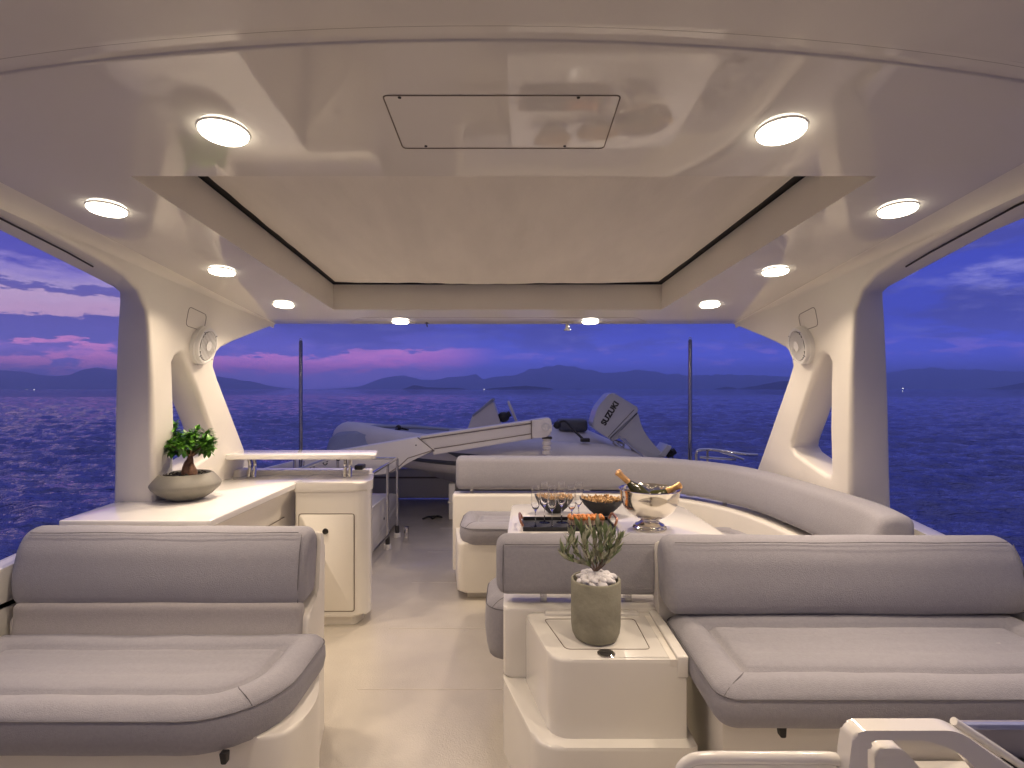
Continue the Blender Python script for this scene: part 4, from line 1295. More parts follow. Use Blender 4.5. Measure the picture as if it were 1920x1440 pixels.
# ------------------------------------------------------------------ galley
def galley():
    t = thing('galley_counter', 'cream galley unit with glossy worktop and locker on the left under the bonsai', 'counter', (-1.4, 2.8, FZ))
    Zt = 0.93
    bm = bmesh.new()
    prism(bm, round_poly([(-1.856, 2.18), (-1.235, 2.18), (-1.235, 3.06), (-1.17, 3.33), (-1.72, 3.33), (-1.715, 2.60), (-1.89, 2.55)], [0.01, 0.03, 0.003, 0.01, 0.01, 0.01, 0.01], 3), 'z', Zt - 0.032, Zt, 0.006, 3)
    obj('worktop', bm, M['counter'], t, sharp=50)
    bm = bmesh.new()
    prism(bm, [(-1.70, Zt - 0.034), (-1.255, Zt - 0.034), (-1.30, Zt - 0.12), (-1.30, FZ + 0.06), (-1.70, FZ + 0.06)], 'y', 2.20, 3.2, 0.006, 2)
    obj('cabinet_side', bm, M['gelm'], t, sharp=50)
    bm = bmesh.new()
    bx(bm, -1.3005, -1.297, 2.14, 3.04, 0.735, 0.739)
    bx(bm, -1.3005, -1.297, 2.60, 2.604, 0.20, 0.735)
    obj('panel_joint', bm, M['groove'], t)
    # locker block at the aft end
    LK = round_poly([(-1.24, 3.05), (-0.865, 3.05), (-0.825, 3.13), (-0.895, 3.42), (-1.24, 3.42)], [0.004, 0.05, 0.05, 0.04, 0.004], 5)
    bm = bmesh.new(); prism(bm, LK, 'z', 0.165, Zt - 0.03, 0.02, 4)
    obj('locker', bm, M['gel'], t, sharp=50)
    # rimmed top of the locker: low at the front, higher behind
    bm = bmesh.new(); prism(bm, round_poly([(-1.245, 3.045), (-0.86, 3.045), (-0.817, 3.13), (-0.888, 3.43), (-1.245, 3.43)], [0.004, 0.05, 0.06, 0.05, 0.004], 5), 'z', Zt - 0.05, Zt + 0.003, 0.012, 4)
    obj('locker_top', bm, M['gel'], t, sharp=50)
    bm = box(-1.72, -0.893, 3.335, 3.43, 0.86, Zt + 0.030, 0.010, 3)
    obj('back_rim', bm, M['gel'], t, sharp=50)
    bm = box(-1.72, -1.66, 3.26, 3.42, 0.86, Zt + 0.042, 0.012, 3)
    obj('corner_block', bm, M['gel'], t, sharp=50)
    bm = box(-0.99, -0.938, 3.345, 3.425, Zt + 0.0302, Zt + 0.058, 0.006, 2)
    obj('rim_socket', bm, M['black'], t)
    bm = bmesh.new(); prism(bm, round_poly([(-1.24, 3.08), (-0.91, 3.08), (-0.88, 3.16), (-0.93, 3.40), (-1.24, 3.40)], 0.02, 3), 'z', 0.10, 0.1645, 0.0)
    obj('kick_plinth', bm, M['gelm'], t, sharp=50)
    # door, slightly proud, with its joint and round lock
    d = round_poly([(-1.215, 0.20), (-0.905, 0.20), (-0.905, 0.750), (-1.215, 0.750)], 0.014, 4)
    bm = bmesh.new(); prism(bm, d, 'y', 3.0445, 3.058, 0.002, 2)
    dr = obj('locker_door', bm, M['gelm'], t, sharp=50)
    bm = bmesh.new(); tube(bm, [(p[0], 3.0492, p[1]) for p in round_poly([(-1.2185, 0.196), (-0.9015, 0.196), (-0.9015, 0.7535), (-1.2185, 0.7535)], 0.016, 4)], 0.0026, 6, closed=True)
    obj('door_joint', bm, M['groove'], dr)
    bm = bmesh.new(); lathe(bm, [(0.0, 0.003), (0.010, 0.003), (0.012, 0.006), (0.016, 0.006), (0.017, 0.0)], n=24, mtx=Matrix.Translation((-1.065, 3.0445, 0.655)) @ Matrix.Rotation(R(90), 4, 'X'))
    obj('lock', bm, M['dark'], dr)
    # raised shelf on two steel supports
    bm = bmesh.new()
    prism(bm, round_poly([(-1.71, 3.12), (-0.80, 3.12), (-0.845, 3.36), (-1.71, 3.36)], 0.03, 4), 'z', 1.055, 1.082, 0.008, 3)
    obj('raised_shelf', bm, M['counter'], t, sharp=50)
    for x in (-1.60, -1.57, -1.015, -0.985):
        bm = bmesh.new(); tube(bm, smooth_path([(x, 3.24, Zt + 0.0), (x - 0.006, 3.27, 1.0), (x, 3.24, 1.056)], 4), 0.011, 8)
        obj('shelf_support', bm, M['steel'], t)
XFM = GK
galley()
XFM = None

# ------------------------------------------------------------------ aft deck: rails, poles, hood
def rail_thing():
    t = thing('stair_rail', 'polished steel guard rail round the stairwell behind the galley locker', 'railing', (-1.15, 4.6, FZ))
    z = 0.79
    bm = bmesh.new()
    tube(bm, smooth_path([(-1.12, 3.85, z), (-1.12, 4.4, z), (-1.12, 5.12, z), (-1.14, 5.19, z), (-1.22, 5.2, z), (-1.8, 5.2, z), (-2.15, 5.2, z)], 6), 0.013, 10)
    obj('top_rail', bm, M['steel'], t)
    bm = bmesh.new()
    tube(bm, smooth_path([(-1.14, 3.62, 0.145), (-1.12, 4.2, 0.16), (-1.10, 4.75, 0.165)], 4), 0.010, 8)
    obj('lower_rail', bm, M['steel'], t)
    for x, y in ((-1.12, 4.80), (-1.115, 5.18), (-1.70, 5.2), (-2.12, 5.2)):
        bm = bmesh.new(); tube(bm, [(x, y, FZ), (x, y, z)], 0.013, 10); p = obj('post', bm, M['steel'], t)
        bm = bmesh.new(); lathe(bm, [(0, 0.045), (0.018, 0.045), (0.020, 0.03), (0.020, 0.10), (0.014, 0.11)], x, y, FZ, 16); obj('collar', bm, M['dark'], p)
        bm = bmesh.new(); lathe(bm, [(0, 0.0), (0.034, 0.0), (0.032, 0.04), (0.0, 0.042)], x, y, FZ, 20); obj('socket', bm, M['gel'], p)
    bm = box(-1.02, -0.975, 5.0, 5.05, FZ, 0.17, 0.008, 2); obj('gate_stop', bm, M['steel'], t)
    # second, sloping handrail over the steps
    t2 = thing('stair_handrail', 'dark sloping handrail with canvas side panel descending beyond the raised shelf', 'railing', (-1.75, 4.9, FZ))
    bm = bmesh.new()
    tube(bm, smooth_path([(-2.05, 4.85, 0.70), (-1.9, 4.88, 0.745), (-1.62, 4.9, 0.85), (-1.56, 4.92, 0.87), (-1.50, 4.95, 0.86)], 5), 0.017, 10)
    obj('handrail', bm, M['steel'], t2)
    for x in (-1.93, -1.50):
        bm = bmesh.new(); tube(bm, [(x, 4.93, FZ), (x, 4.93, 0.80)], 0.013, 10); obj('post', bm, M['steel'], t2)
    for x in (-1.84, -1.72, -1.60):
        bm = bmesh.new()
        zz = 0.70 + (x + 2.05) * 0.34
        tube(bm, [(x + 0.02 * math.cos(a), 4.91, zz - 0.02 + 0.026 * math.sin(a)) for a in [k * 0.6 for k in range(11)]], 0.006, 6)
        obj('lashing', bm, M['black'], t2)
rail_thing()

def pole(u, Y, vt, zb, label):
    x = (u - 960) / F * Y; zt = CZ - (vt - 728.5) / F * Y
    t = thing('awning_pole', label, 'pole', (x, Y, zb), 'upright dark steel poles on the stern')
    bm = bmesh.new(); tube(bm, [(x, Y, zb), (x, Y, zt - 0.03), (x, Y, zt - 0.012), (x, Y, zt)], [0.017, 0.017, 0.016, 0.010], 16); obj('shaft', bm, mat('dark_steel', (0.30, 0.30, 0.34), 0.18, metal=1.0), t)
    bm = bmesh.new(); tube(bm, [(x + 0.010 * math.cos(a), Y, zt + 0.004 + 0.012 * math.sin(a)) for a in [k * math.pi / 8 for k in range(16)]], 0.003, 6, closed=True); obj('eye', bm, M['steel'], t)
    bm = bmesh.new(); lathe(bm, [(0, 0), (0.035, 0), (0.035, 0.01), (0.022, 0.02), (0.021, 0.06), (0, 0.06)], x, Y, zb, 20); obj('foot', bm, M['steel'], t)
pole(564, 4.95, 638, 0.40, 'tall dark steel awning pole at left, seen beyond the galley shelf')
pole(1294, 4.6, 636, 0.55, 'tall dark steel awning pole at right, just beside the outboard engine')
t = thing('pole_plinth', 'white moulded step on the left of aft deck carrying the left pole', 'step', (-1.96, 4.95, FZ)); obj('block', box(-2.0, -1.80, 4.85, 5.12, FZ, 0.4, 0.02), M['gel'], t)
t = thing('pole_plinth', 'white moulded step behind the sofa carrying the right pole', 'step', (1.54, 4.6, FZ)); obj('block', box(1.30, 1.88, 4.38, 4.80, FZ, 0.55, 0.03), M['gel'], t)

def stern_rail():
    t = thing('stern_rail', 'low dark steel rail behind the curved sofa beside the right arch', 'railing', (1.85, 5.2, FZ))
    Y = 5.0
    bm = bmesh.new()
    tube(bm, smooth_path([P(1306, 866, Y), P(1306, 850, Y), P(1311, 844, Y), P(1330, 843, Y), P(1358, 846, Y - 0.1), P(1398, 852, Y - 0.2), P(1420, 853, Y - 0.2)], 5), 0.014, 10)
    obj('top_rail', bm, M['steel'], t)
    for a, b in ((P(1327, 844, Y), P(1327, 868, Y)), (P(1350, 846, Y - 0.05), P(1395, 862, Y - 0.1)), (P(1312, 857, Y), P(1380, 862, Y - 0.1))):
        bm = bmesh.new(); tube(bm, [a, b], 0.012, 8); obj('stay', bm, M['steel'], t)
stern_rail()

def hood():
    t = thing('stair_hood', 'rounded white stairwell hood low on the aft deck behind the guard rail', 'hood', (-1.3, 5.0, FZ))
    bm = bmesh.new()
    pts = round_poly([(4.2, FZ), (4.2, 0.30), (4.5, 0.45), (5.3, 0.44), (5.62, 0.34), (5.70, FZ)], [0, 0.1, 0.2, 0.25, 0.12, 0], 6)
    prism(bm, pts, 'x', -1.95, -1.20, 0.06, 5)
    obj('shell', bm, M['gel'], t, sharp=50)
    for y, z in ((5.0, 0.25), (5.15, 0.2)):
        bm = bmesh.new(); lathe(bm, [(0, 0), (0.012, 0), (0.012, 0.004), (0, 0.005)], n=14, mtx=Matrix.Translation((-1.2, y, z)) @ Matrix.Rotation(R(90), 4, 'Y')); obj('bolt', bm, M['dark'], t)
hood()
t = thing('deck_strap', 'small black strap lying on the aft deck near the chock post', 'strap', (-0.88, 5.9, FZ))
bm = bmesh.new()
tube(bm, smooth_path([(-0.98, 5.86, FZ + 0.008), (-0.92, 5.92, FZ + 0.02), (-0.87, 5.86, FZ + 0.012), (-0.84, 5.95, FZ + 0.02), (-0.78, 5.93, FZ + 0.008), (-0.86, 5.98, FZ + 0.01), (-0.93, 5.95, FZ + 0.008)], 5), 0.010, 8)
obj('webbing', bm, M['black'], t)

# ------------------------------------------------------------------ crane
def crane():
    Y = 5.45
    t = thing('deck_crane', 'white folding deck crane whose arm reaches right over the dinghy', 'crane', (-1.45, Y, FZ))
    def Q(u, v): p = P(u, v, Y); return (p.x, p.z)
    bm = bmesh.new()
    prism(bm, [Q(470, 884), Q(622, 846), Q(786, 818), Q(818, 844), Q(770, 862), Q(755, 876), Q(730, 886), Q(560, 905), Q(470, 905)], 'y', Y - 0.09, Y + 0.09, 0.012, 3)
    obj('inner_arm', bm, M['crane'], t, sharp=50)
    bm = bmesh.new()
    prism(bm, [Q(788, 819), Q(1000, 789), Q(1000, 817), Q(815, 847)], 'y', Y - 0.070, Y + 0.070, 0.010, 3)
    prism(bm, [Q(812, 841), Q(1000, 812), Q(1000, 821), Q(815, 851)], 'y', Y - 0.082, Y + 0.082, 0.006, 2)
    prism(bm, [Q(790, 816.5), Q(1000, 786.5), Q(1000, 791), Q(793, 821)], 'y', Y - 0.080, Y + 0.080, 0.006, 2)
    obj('outer_arm', bm, M['crane'], t, sharp=50)
    bm = bmesh.new()
    prism(bm, round_poly([Q(995, 787), Q(1031, 782), Q(1034, 800), Q(1031, 816), Q(1015, 819), Q(997, 820)], [0.01, 0.03, 0.03, 0.05, 0.02, 0.01], 4), 'y', Y - 0.10, Y + 0.10, 0.012, 3)
    h = obj('crane_head', bm, M['crane'], t, sharp=50)
    bm = bmesh.new()
    for (a, b, dy) in (((791, 822), (999, 792.5), 0.0815), ((816, 840), (999, 811.5), 0.0835), ((995.5, 787), (996, 821), 0.102), ((786, 818.5), (817, 844), 0.0915), ((733, 884), (752, 872), 0.0915), ((752, 872), (768, 857), 0.0915), ((768, 857), (815, 842), 0.0915)):
        pa, pb = Q(*a), Q(*b)
        tube(bm, [(pa[0], Y - dy, pa[1]), (pb[0], Y - dy, pb[1])], 0.0045, 6)
    obj('panel_joint', bm, M['groove'], t)
    q = Q(1022, 799)
    bm = bmesh.new(); lathe(bm, [(0, 0.009), (0.004, 0.009), (0.006, 0.005), (0.030, 0.005), (0.032, 0.009), (0.040, 0.009), (0.042, 0.0)], n=32, mtx=Matrix.Translation((q[0], Y - 0.10, q[1])) @ Matrix.Rotation(R(90), 4, 'X'))
    obj('sheave_cap', bm, M['speakerw'], h)
    bm = bmesh.new()
    x, z = Q(1025, 819)
    lathe(bm, [(0.0, 0.0), (0.045, -0.01), (0.05, -0.02), (0.03, -0.035), (0.045, -0.045), (0.047, -0.075), (0.030, -0.085), (0.045, -0.095), (0.045, -0.12), (0.028, -0.13), (0.05, -0.14), (0.048, -0.17), (0.0, -0.18)], x, Y - 0.03, z, 20)
    obj('hook_block', bm, M['crane'], h, sharp=30)
    bm = box(x - 0.05, x + 0.05, Y - 0.08, Y + 0.02, z - 0.014, z + 0.004, 0.003, 2)
    obj('swivel', bm, M['dark'], h)
    bm = bmesh.new(); bx(bm, -2.45, -1.60, Y - 0.2, Y + 0.2, FZ, 0.60, 0.04)
    obj('pedestal', bm, M['crane'], t, sharp=50)
    bm = bmesh.new()
    xx, zz = Q(783, 833)
    lathe(bm, [(0, 0.004), (0.007, 0.004), (0.007, 0)], n=12, mtx=Matrix.Translation((xx, Y - 0.09, zz)) @ Matrix.Rotation(R(90), 4, 'X'))
    obj('bolt', bm, M['dark'], t)
crane()

# ------------------------------------------------------------------ dinghy with outboard
def dinghy():
    Y = 6.05
    t = thing('dinghy', 'grey rigid inflatable dinghy stowed athwart the stern with engine tilted up', 'boat', (0.3, Y, 0.30))
    def Q(u, v, YY=Y): p = P(u, v, YY); return (p.x, p.z)
    def Pt(u, v, YY): return P(u, v, YY)
    # tubes: near tube, round the bow at left, far tube
    near = [Pt(1230, 872, 5.95), Pt(1100, 864, 5.85), Pt(960, 858, 5.82), Pt(850, 853, 5.84), Pt(760, 843, 5.95), Pt(700, 832, 6.15), Pt(664, 823, 6.45), Pt(655, 820, 6.75), Pt(672, 820, 7.1), Pt(740, 824, 7.4), Pt(900, 832, 7.5), Pt(1240, 850, 7.5)]
    bm = bmesh.new(); pp = smooth_path(near, 5)
    tube(bm, pp, [min(0.20, 0.06 + 0.04 * k, 0.06 + 0.04 * (len(pp) - 1 - k)) for k in range(len(pp))], 20)
    tb = obj('inflatable_tube', bm, M['tube'], t, sharp=60)
    bm = bmesh.new()
    for dz in (-0.06,):
        tube(bm, [p + Vector((-0.0, -0.175, dz)) if i < 24 else p for i, p in enumerate(pp[:22])], 0.030, 8)
    obj('rubbing_strake', bm, M['band'], tb)
    bm = bmesh.new()
    q0, q1 = Q(838, 849, 5.66), Q(1000, 858, 5.62)
    prism(bm, [Q(838, 848, 5.64), Q(900, 852, 5.64), Q(960, 858, 5.64), Q(905, 862, 5.64), Q(862, 860, 5.64)], 'y', 5.628, 5.66)
    obj('dark_patch', bm, M['band'], tb)
    # hull: V sections lofted along the length
    bm = bmesh.new()
    secs = []
    stn = [(700, 845, 0.05, 0.03), (740, 860, 0.25, 0.10), (800, 868, 0.50, 0.26), (860, 872, 0.62, 0.33), (960, 876, 0.66, 0.36), (1100, 880, 0.66, 0.36), (1215, 884, 0.64, 0.34)]
    for u, v, w, dep in stn:
        p = Pt(u, v, 6.0); yc = 6.62
        secs.append([bm.verts.new((p.x, yc + s * w, p.z - d * dep)) for s, d in ((-1, 0), (-0.92, 0.35), (-0.6, 0.65), (-0.25, 0.88), (0, 1.0), (0.25, 0.88), (0.6, 0.65), (0.92, 0.35), (1, 0))])
    for A, B in zip(secs, secs[1:]):
        for k in range(8): bm.faces.new((A[k], A[k + 1], B[k + 1], B[k]))
    bm.faces.new(secs[0]); bm.faces.new(secs[-1])
    for A, B in zip(secs, secs[1:]): bm.faces.new((A[0], B[0], B[8], A[8]))
    obj('hull', bm, mat('hull_white', (0.62, 0.60, 0.56), 0.3, coat=0.3), t, sharp=60)
    # canvas cover: low over the bow, hump over the stern
    bm = bmesh.new()
    prof = [(640, 830, 0.50), (643, 812, 0.62), (652, 806, 0.68), (692, 800, 0.76), (760, 801, 0.80), (840, 808, 0.82), (872, 814, 0.82), (905, 822, 0.82), (950, 814, 0.82), (1000, 800, 0.82), (1040, 797, 0.80), (1090, 801, 0.80), (1115, 812, 0.80), (1160, 832, 0.8), (1212, 852, 0.8)]
    rows = []
    for u, v, w in prof:
        p = Pt(u, v, 6.6); row = []
        for k in range(13):
            s = k / 12 * 2 - 1
            base = CZ - (835 - 728.5) / F * 6.0 - (0.0 if u < 900 else 0.10)
            zz = base + max(0, (p.z - base)) * (1 - abs(s) ** (7.0 if u < 880 else 2.6)) + 0.008 * noise.noise(Vector((u * 0.03, s * 3, 2)))
            row.append(bm.verts.new((p.x, 6.62 + s * w * 0.98, zz if abs(s) < 0.99 else base - 0.05)))
        rows.append(row)
    for i_, (A, B) in enumerate(zip(rows, rows[1:])):
        for k in range(12):
            f_ = bm.faces.new((A[k], A[k + 1], B[k + 1], B[k])); f_.material_index = 0 if i_ < 6 else 1
    cv = obj('canvas_cover', bm, [M['cover'], M['tube']], t, sharp=60)
    bm = bmesh.new()
    tube(bm, smooth_path([Pt(681, 806, 6.2), Pt(690, 801, 6.3), Pt(760, 801, 6.4), Pt(842, 806, 6.4)], 5), 0.014, 8)
    obj('edge_roll', bm, M['cover'], cv)
    bm = bmesh.new()
    tube(bm, smooth_path([Pt(730, 824, 5.95), Pt(742, 806, 6.1), Pt(748, 802, 6.3), Pt(765, 806, 6.25)], 5), 0.012, 8)
    bmesh.ops.create_icosphere(bm, subdivisions=2, radius=0.035, matrix=Matrix.Translation(Pt(747, 802, 6.25)))
    obj('tie_strap', bm, M['black'], cv)
    # steering console and wheel
    bm = bmesh.new()
    prism(bm, [Q(872, 812), Q(884, 780), Q(919, 749), Q(925, 757), Q(938, 795), Q(942, 812)], 'y', 6.20, 6.62, 0.015, 3)
    cs = obj('steering_console', bm, M['tube'], t, sharp=50)
    bm = bmesh.new()
    a, b = P(884, 779, 6.1), P(923, 747, 6.1)
    prism(bm, [(a.x, a.z), (b.x, b.z), (b.x + 0.02, b.z - 0.03), (a.x + 0.01, a.z - 0.02)], 'y', 6.18, 6.64, 0.004, 2)
    obj('windshield_trim', bm, M['cover'], cs)
    bm = bmesh.new()
    c = P(944, 782, 6.3)
    bmesh.ops.create_icosphere(bm, subdivisions=2, radius=0.068, matrix=Matrix.Translation(c) @ Matrix.Diagonal((1.1, 1, 0.95, 1)))
    tube(bm, [c, P(957, 775, 6.3)], 0.035, 10)
    obj('wheel_hub', bm, M['black'], cs)
    ax = Vector((1, 0, 0.42)).normalized(); cc = P(961, 772, 6.3)
    u_ = Vector((0, 1, 0)); v_ = ax.cross(u_)
    bm = bmesh.new(); tube(bm, [cc + (u_ * math.cos(a_) + v_ * math.sin(a_)) * 0.125 for a_ in [k * math.pi / 14 for k in range(28)]], 0.016, 8, closed=True)
    for k in range(3):
        a_ = k * 2.09 + 0.5; tube(bm, [cc, cc + (u_ * math.cos(a_) + v_ * math.sin(a_)) * 0.125], 0.009, 6)
    obj('steering_wheel', bm, M['tube'], cs)
    # seat bolster, hoses at the stern
    bm = bmesh.new()
    c0 = P(1075, 794, 6.3)
    bx(bm, c0.x - 0.18, c0.x + 0.16, 6.2, 6.55, c0.z - 0.09, c0.z + 0.05, 0.04, 4)
    obj('seat_bolster', bm, M['band'], t)
    bm = bmesh.new()
    tube(bm, smooth_path([P(1038, 800, 5.9), P(1046, 793, 5.9), P(1060, 790, 5.9), P(1075, 806, 5.85), P(1094, 824, 5.8)], 6), 0.013, 8)
    bmesh.ops.create_icosphere(bm, subdivisions=2, radius=0.045, matrix=Matrix.Translation(P(1045, 797, 5.9)))
    bx(bm, *(lambda p: (p.x - 0.05, p.x + 0.05, 5.76, 5.82, p.z - 0.02, p.z + 0.02))(P(1097, 825, 5.79)), 0.008, 2)
    obj('mooring_line', bm, M['black'], t)
    # outboard engine, tilted up
    YE = 6.0
    def E(u, v): p = P(u, v, YE); return (p.x, p.z)
    cow = round_poly([E(1106, 796), E(1115, 764), E(1136, 739), E(1145, 736), E(1191, 764), E(1189, 770), E(1140, 822), E(1112, 803)], [0.05, 0.06, 0.04, 0.02, 0.03, 0.01, 0.01, 0.06], 5)
    bm = bmesh.new(); prism(bm, cow, 'y', YE - 0.17, YE + 0.17, 0.022, 4)
    en = obj('outboard_engine', bm, M['cowl'], t, sharp=60)
    low = round_poly([E(1190, 771), E(1193, 779), E(1199, 802), E(1214, 824), E(1236, 848), E(1240, 858), E(1198, 860), E(1172, 824), E(1164, 816), E(1150, 823), E(1141, 823)], [0.01, 0.02, 0.1, 0.1, 0.03, 0.02, 0.02, 0.05, 0.05, 0.02, 0.01], 4)
    bm = bmesh.new(); prism(bm, low, 'y', YE - 0.125, YE + 0.125, 0.015, 3)
    obj('engine_midsection', bm, M['cowl'], en, sharp=60)
    a, b = P(1189, 768, YE - 0.172), P(1140, 820, YE - 0.172)
    bm = bmesh.new(); tube(bm, [a, b], 0.003, 6); obj('cowl_joint', bm, M['dark'], en)
    bm = bmesh.new(); lathe(bm, [(0, 0.006), (0.022, 0.006), (0.024, 0)], n=20, mtx=Matrix.Translation(P(1167, 795, YE - 0.128)) @ Matrix.Rotation(R(90), 4, 'X')); obj('cowl_latch', bm, M['black'], en)
    bm = bmesh.new(); prism(bm, [E(1229, 850), E(1244, 831), E(1251, 833), E(1252, 836), E(1240, 854)], 'y', YE - 0.16, YE + 0.16, 0.01, 2); obj('cavitation_plate', bm, M['cowl'], en)
    bm = bmesh.new()
    lathe(bm, [(0, -0.06), (0.035, -0.05), (0.045, 0.0), (0.035, 0.06), (0, 0.07)], n=16, mtx=Matrix.Translation(P(1257, 850, YE)) @ Matrix.Rotation(R(60), 4, 'Y'))
    for k in range(3):
        s = bmesh.new(); bmesh.ops.create_icosphere(s, subdivisions=2, radius=1)
        merge(bm, s, Matrix.Translation(P(1257, 850, YE)) @ Matrix.Rotation(R(60), 4, 'Y') @ Matrix.Rotation(k * 2.094, 4, 'Z') @ Matrix.Translation((0.075, 0, 0)) @ Matrix.Rotation(R(25), 4, 'X') @ Matrix.Diagonal((0.055, 0.04, 0.008, 1)))
    obj('propeller', bm, M['black'], en)
    bm = bmesh.new()
    tube(bm, [P(1160, 818, YE - 0.15), P(1205, 856, YE - 0.15)], 0.013, 8)
    tube(bm, [P(1150, 828, YE - 0.1), P(1190, 862, YE - 0.1)], 0.022, 8)
    tube(bm, [P(1145, 824, YE - 0.1), P(1170, 832, YE - 0.1), P(1165, 850, YE - 0.1)], 0.016, 8)
    obj('tilt_bracket', bm, M['steel'], en)
    # lettering on the cowl
    def text(body, u0, v0, u1, v1, size, m, name):
        cu = bpy.data.curves.new(name, 'FONT'); cu.body = body; cu.size = size; cu.extrude = 0.0008; cu.offset = 0.004
        cu.align_x = 'CENTER'; cu.align_y = 'CENTER'
        o = bpy.data.objects.new(name, cu); C.objects.link(o)
        dg = bpy.context.evaluated_depsgraph_get(); me = bpy.data.meshes.new_from_object(o.evaluated_get(dg))
        bpy.data.objects.remove(o)
        p0, p1 = P(u0, v0, YE - 0.172), P(u1, v1, YE - 0.172)
        ang = math.atan2(p1.z - p0.z, p1.x - p0.x)
        w = max(v.co.x for v in me.vertices) - min(v.co.x for v in me.vertices)
        sc = (p1 - p0).length / w
        mt = Matrix.Translation((p0 + p1) / 2) @ Matrix.Rotation(-ang, 4, 'Y') @ Matrix.Rotation(R(90), 4, 'X') @ Matrix.Diagonal((sc, min(sc, 1.6), 1, 1))
        b2 = bmesh.new(); b2.from_mesh(me); bmesh.ops.transform(b2, matrix=mt, verts=b2.verts)
        obj(name, b2, m, en, flat=True)
    text('SUZUKI', 1131, 796, 1157, 754, 0.075, M['black'], 'lettering')
    text('ZAR', 867, 857.5, 893, 858.5, 0.06, M['tube'], 'lettering')
    # chocks
    for u in (848, 1100):
        x = (u - 960) / F * 5.9
        bm = box(x - 0.035, x + 0.035, 5.86, 5.94, FZ, 0.42, 0.008, 2)
        bx(bm, x - 0.045, x + 0.045, 5.85, 5.95, FZ + 0.18, FZ + 0.20, 0.003, 1)
        tag(obj('chock_post', bm, M['gel']), 'white upright chock post %s the stowed dinghy on aft deck' % ('left of the sofa end under' if u < 900 else 'hidden behind the sofa back under'), 'post', 'chocks under the dinghy')
dinghy()

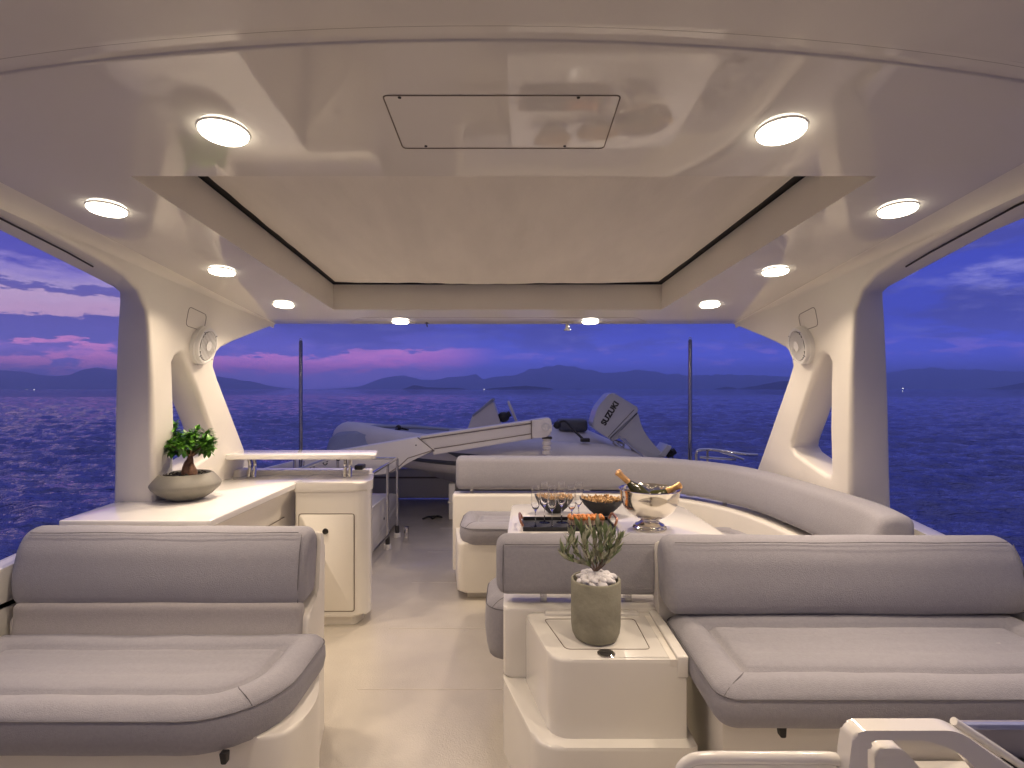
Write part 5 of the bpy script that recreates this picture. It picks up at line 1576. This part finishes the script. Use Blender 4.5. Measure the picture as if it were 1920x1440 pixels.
# ------------------------------------------------------------------ helm console at the near right
def helm():
    t = thing('helm_console', 'white moulded helm console with grab handle and wet acrylic screen at near right corner', 'helm console', (0.8, 1.0, FZ))
    Y = 1.02
    def p(u, v, dy=0): q = P(u, v, Y + dy); return q
    prof = [(a * 0.022, b * 0.022) for a, b in [(math.cos(k * math.pi / 6), math.sin(k * math.pi / 6)) for k in range(12)]]
    # tray rim at left
    bm = bmesh.new()
    tube(bm, smooth_path([p(1268, 1500), p(1274, 1450), p(1292, 1428), p(1325, 1421), p(1440, 1421), p(1540, 1421), p(1572, 1424)], 6), 0.011, 14)
    obj('tray_rim', bm, M['gel'], t)
    bm = bmesh.new()
    a, b = p(1276, 1446), p(1575, 1426)
    prism(bm, round_poly([(a.x, a.z - 0.10), (a.x, b.z - 0.006), (b.x, b.z - 0.006), (b.x, a.z - 0.10)], 0.02, 4), 'y', Y - 0.004, Y + 0.006)
    bx(bm, a.x, b.x, Y - 0.20, Y - 0.004, a.z - 0.12, a.z - 0.07)
    obj('tray_wall', bm, M['gel'], t, sharp=50)
    # grab handle frame
    bm = bmesh.new()
    out = [p(1566, 1500), p(1571, 1400), p(1578, 1356), p(1598, 1348), p(1758, 1348), p(1780, 1356), p(1990, 1500)]
    inn = [p(1606, 1500), p(1604, 1400), p(1604, 1374), p(1618, 1365), p(1712, 1366), p(1775, 1388), p(1868, 1500)]
    poly = [(q.x, q.z) for q in out] + [(q.x, q.z) for q in reversed(inn)]
    prism(bm, round_poly(poly, [0.0, 0.02, 0.02, 0.02, 0.02, 0.02, 0, 0, 0.04, 0.012, 0.01, 0.01, 0.02, 0], 5), 'y', Y - 0.035, Y + 0.002, 0.006, 3)
    obj('grab_frame', bm, M['gel'], t, sharp=60)
    bm = bmesh.new()
    pl = [(q.x, q.z) for q in (p(1588, 1500, .1), p(1588, 1358, .1), p(1755, 1358, .1), p(1945, 1500, .1))]
    prism(bm, pl, 'y', Y + 0.095, Y + 0.105)
    obj('recess_panel', bm, M['gelm'], t)
    bm = bmesh.new()
    pl = [(q.x, q.z) for q in (p(1614, 1500, .03), p(1616, 1388, .03), p(1626, 1378, .03), p(1660, 1378, .03), p(1674, 1388, .03), p(1775, 1500, .03))]
    prism(bm, round_poly(pl, [0, 0.012, 0.012, 0.012, 0.012, 0], 4), 'y', Y - 0.01, Y + 0.03, 0.005, 3)
    obj('inner_fin', bm, M['gel'], t, sharp=60)
    bm = bmesh.new()
    tube(bm, [p(1788, 1352, 0.02), p(1850, 1392, 0.02), p(2000, 1492, 0.02)], 0.008, 10)
    obj('screen_trim', bm, M['gel'], t)
    # wet acrylic panel with frame
    bm = bmesh.new()
    pl = [(q.x, q.z) for q in (p(1796, 1356, 0.05), p(2150, 1356, 0.05), p(2150, 1560, 0.05), p(2080, 1560, 0.05))]
    prism(bm, pl, 'y', Y + 0.052, Y + 0.060)
    sc = obj('acrylic_screen', bm, M['acryl'], t)
    bm = bmesh.new()
    a = p(1790, 1353, 0.05); b = p(2150, 1364, 0.05)
    bx(bm, a.x, b.x, Y + 0.040, Y + 0.0515, b.z, a.z, 0.003, 2)
    obj('screen_frame', bm, mat('blue_grey_trim', (0.24, 0.26, 0.42), 0.15, coat=0.5), sc)
    rnd = random.Random(4)
    bm = bmesh.new()
    for k in range(90):
        u = rnd.uniform(1815, 1925); v = rnd.uniform(1362, 1442)
        if (u - 1796) * 0.72 < (v - 1356): continue
        q = P(u, v, Y + 0.052)
        bmesh.ops.create_icosphere(bm, subdivisions=2, radius=rnd.uniform(0.0006, 0.0018), matrix=Matrix.Translation((q.x, Y + 0.052, q.z)))
    obj('water_drops', bm, M['drop'], sc)['kind'] = 'stuff'
    bm = bmesh.new()
    a = p(1888, 1432, 0.03)
    bx(bm, a.x, a.x + 0.06, Y + 0.03, Y + 0.05, a.z - 0.05, a.z, 0.004, 2)
    bx(bm, a.x + 0.012, a.x + 0.022, Y + 0.03, Y + 0.05, a.z, a.z + 0.008, 0.002, 2)
    obj('screen_clip', bm, M['black'], sc)
    bm = bmesh.new()
    bx(bm, 0.42, 1.20, Y + 0.062, Y + 0.09, FZ, 0.70, 0.01, 2)
    obj('console_body', bm, M['gelm'], t)
helm()
t = thing('unseen_dash', 'white dashboard moulding running across the boat ahead of the benches, unseen, added for warm fill and roof reflections', 'dashboard', (XC, -1.1, FZ))  # behind the camera; added for warm bounce and reflections on the roof nose
bm = bmesh.new(); prism(bm, round_poly([(-1.25, FZ), (-0.85, FZ), (-0.80, 0.75), (-0.95, 0.95), (-1.25, 1.02)], 0.05, 4), 'x', XC - 1.9, XC + 1.9, 0.02, 2)
obj('dash_body', bm, M['gel'], t, sharp=50)
# black stowed sunpad/screen edge at the far left
t = thing('side_screen', 'dark glossy side screen edge on the left bulwark at the photo edge', 'screen', (-2.0, 2.0, 0.66))
bm = bmesh.new()
prism(bm, [(-2.2, 0.55), (-2.015, 0.60), (-2.015, 0.62), (-2.2, 0.69)], 'y', 2.05, 2.25, 0.006, 2)
obj('panel', bm, M['black'], t)
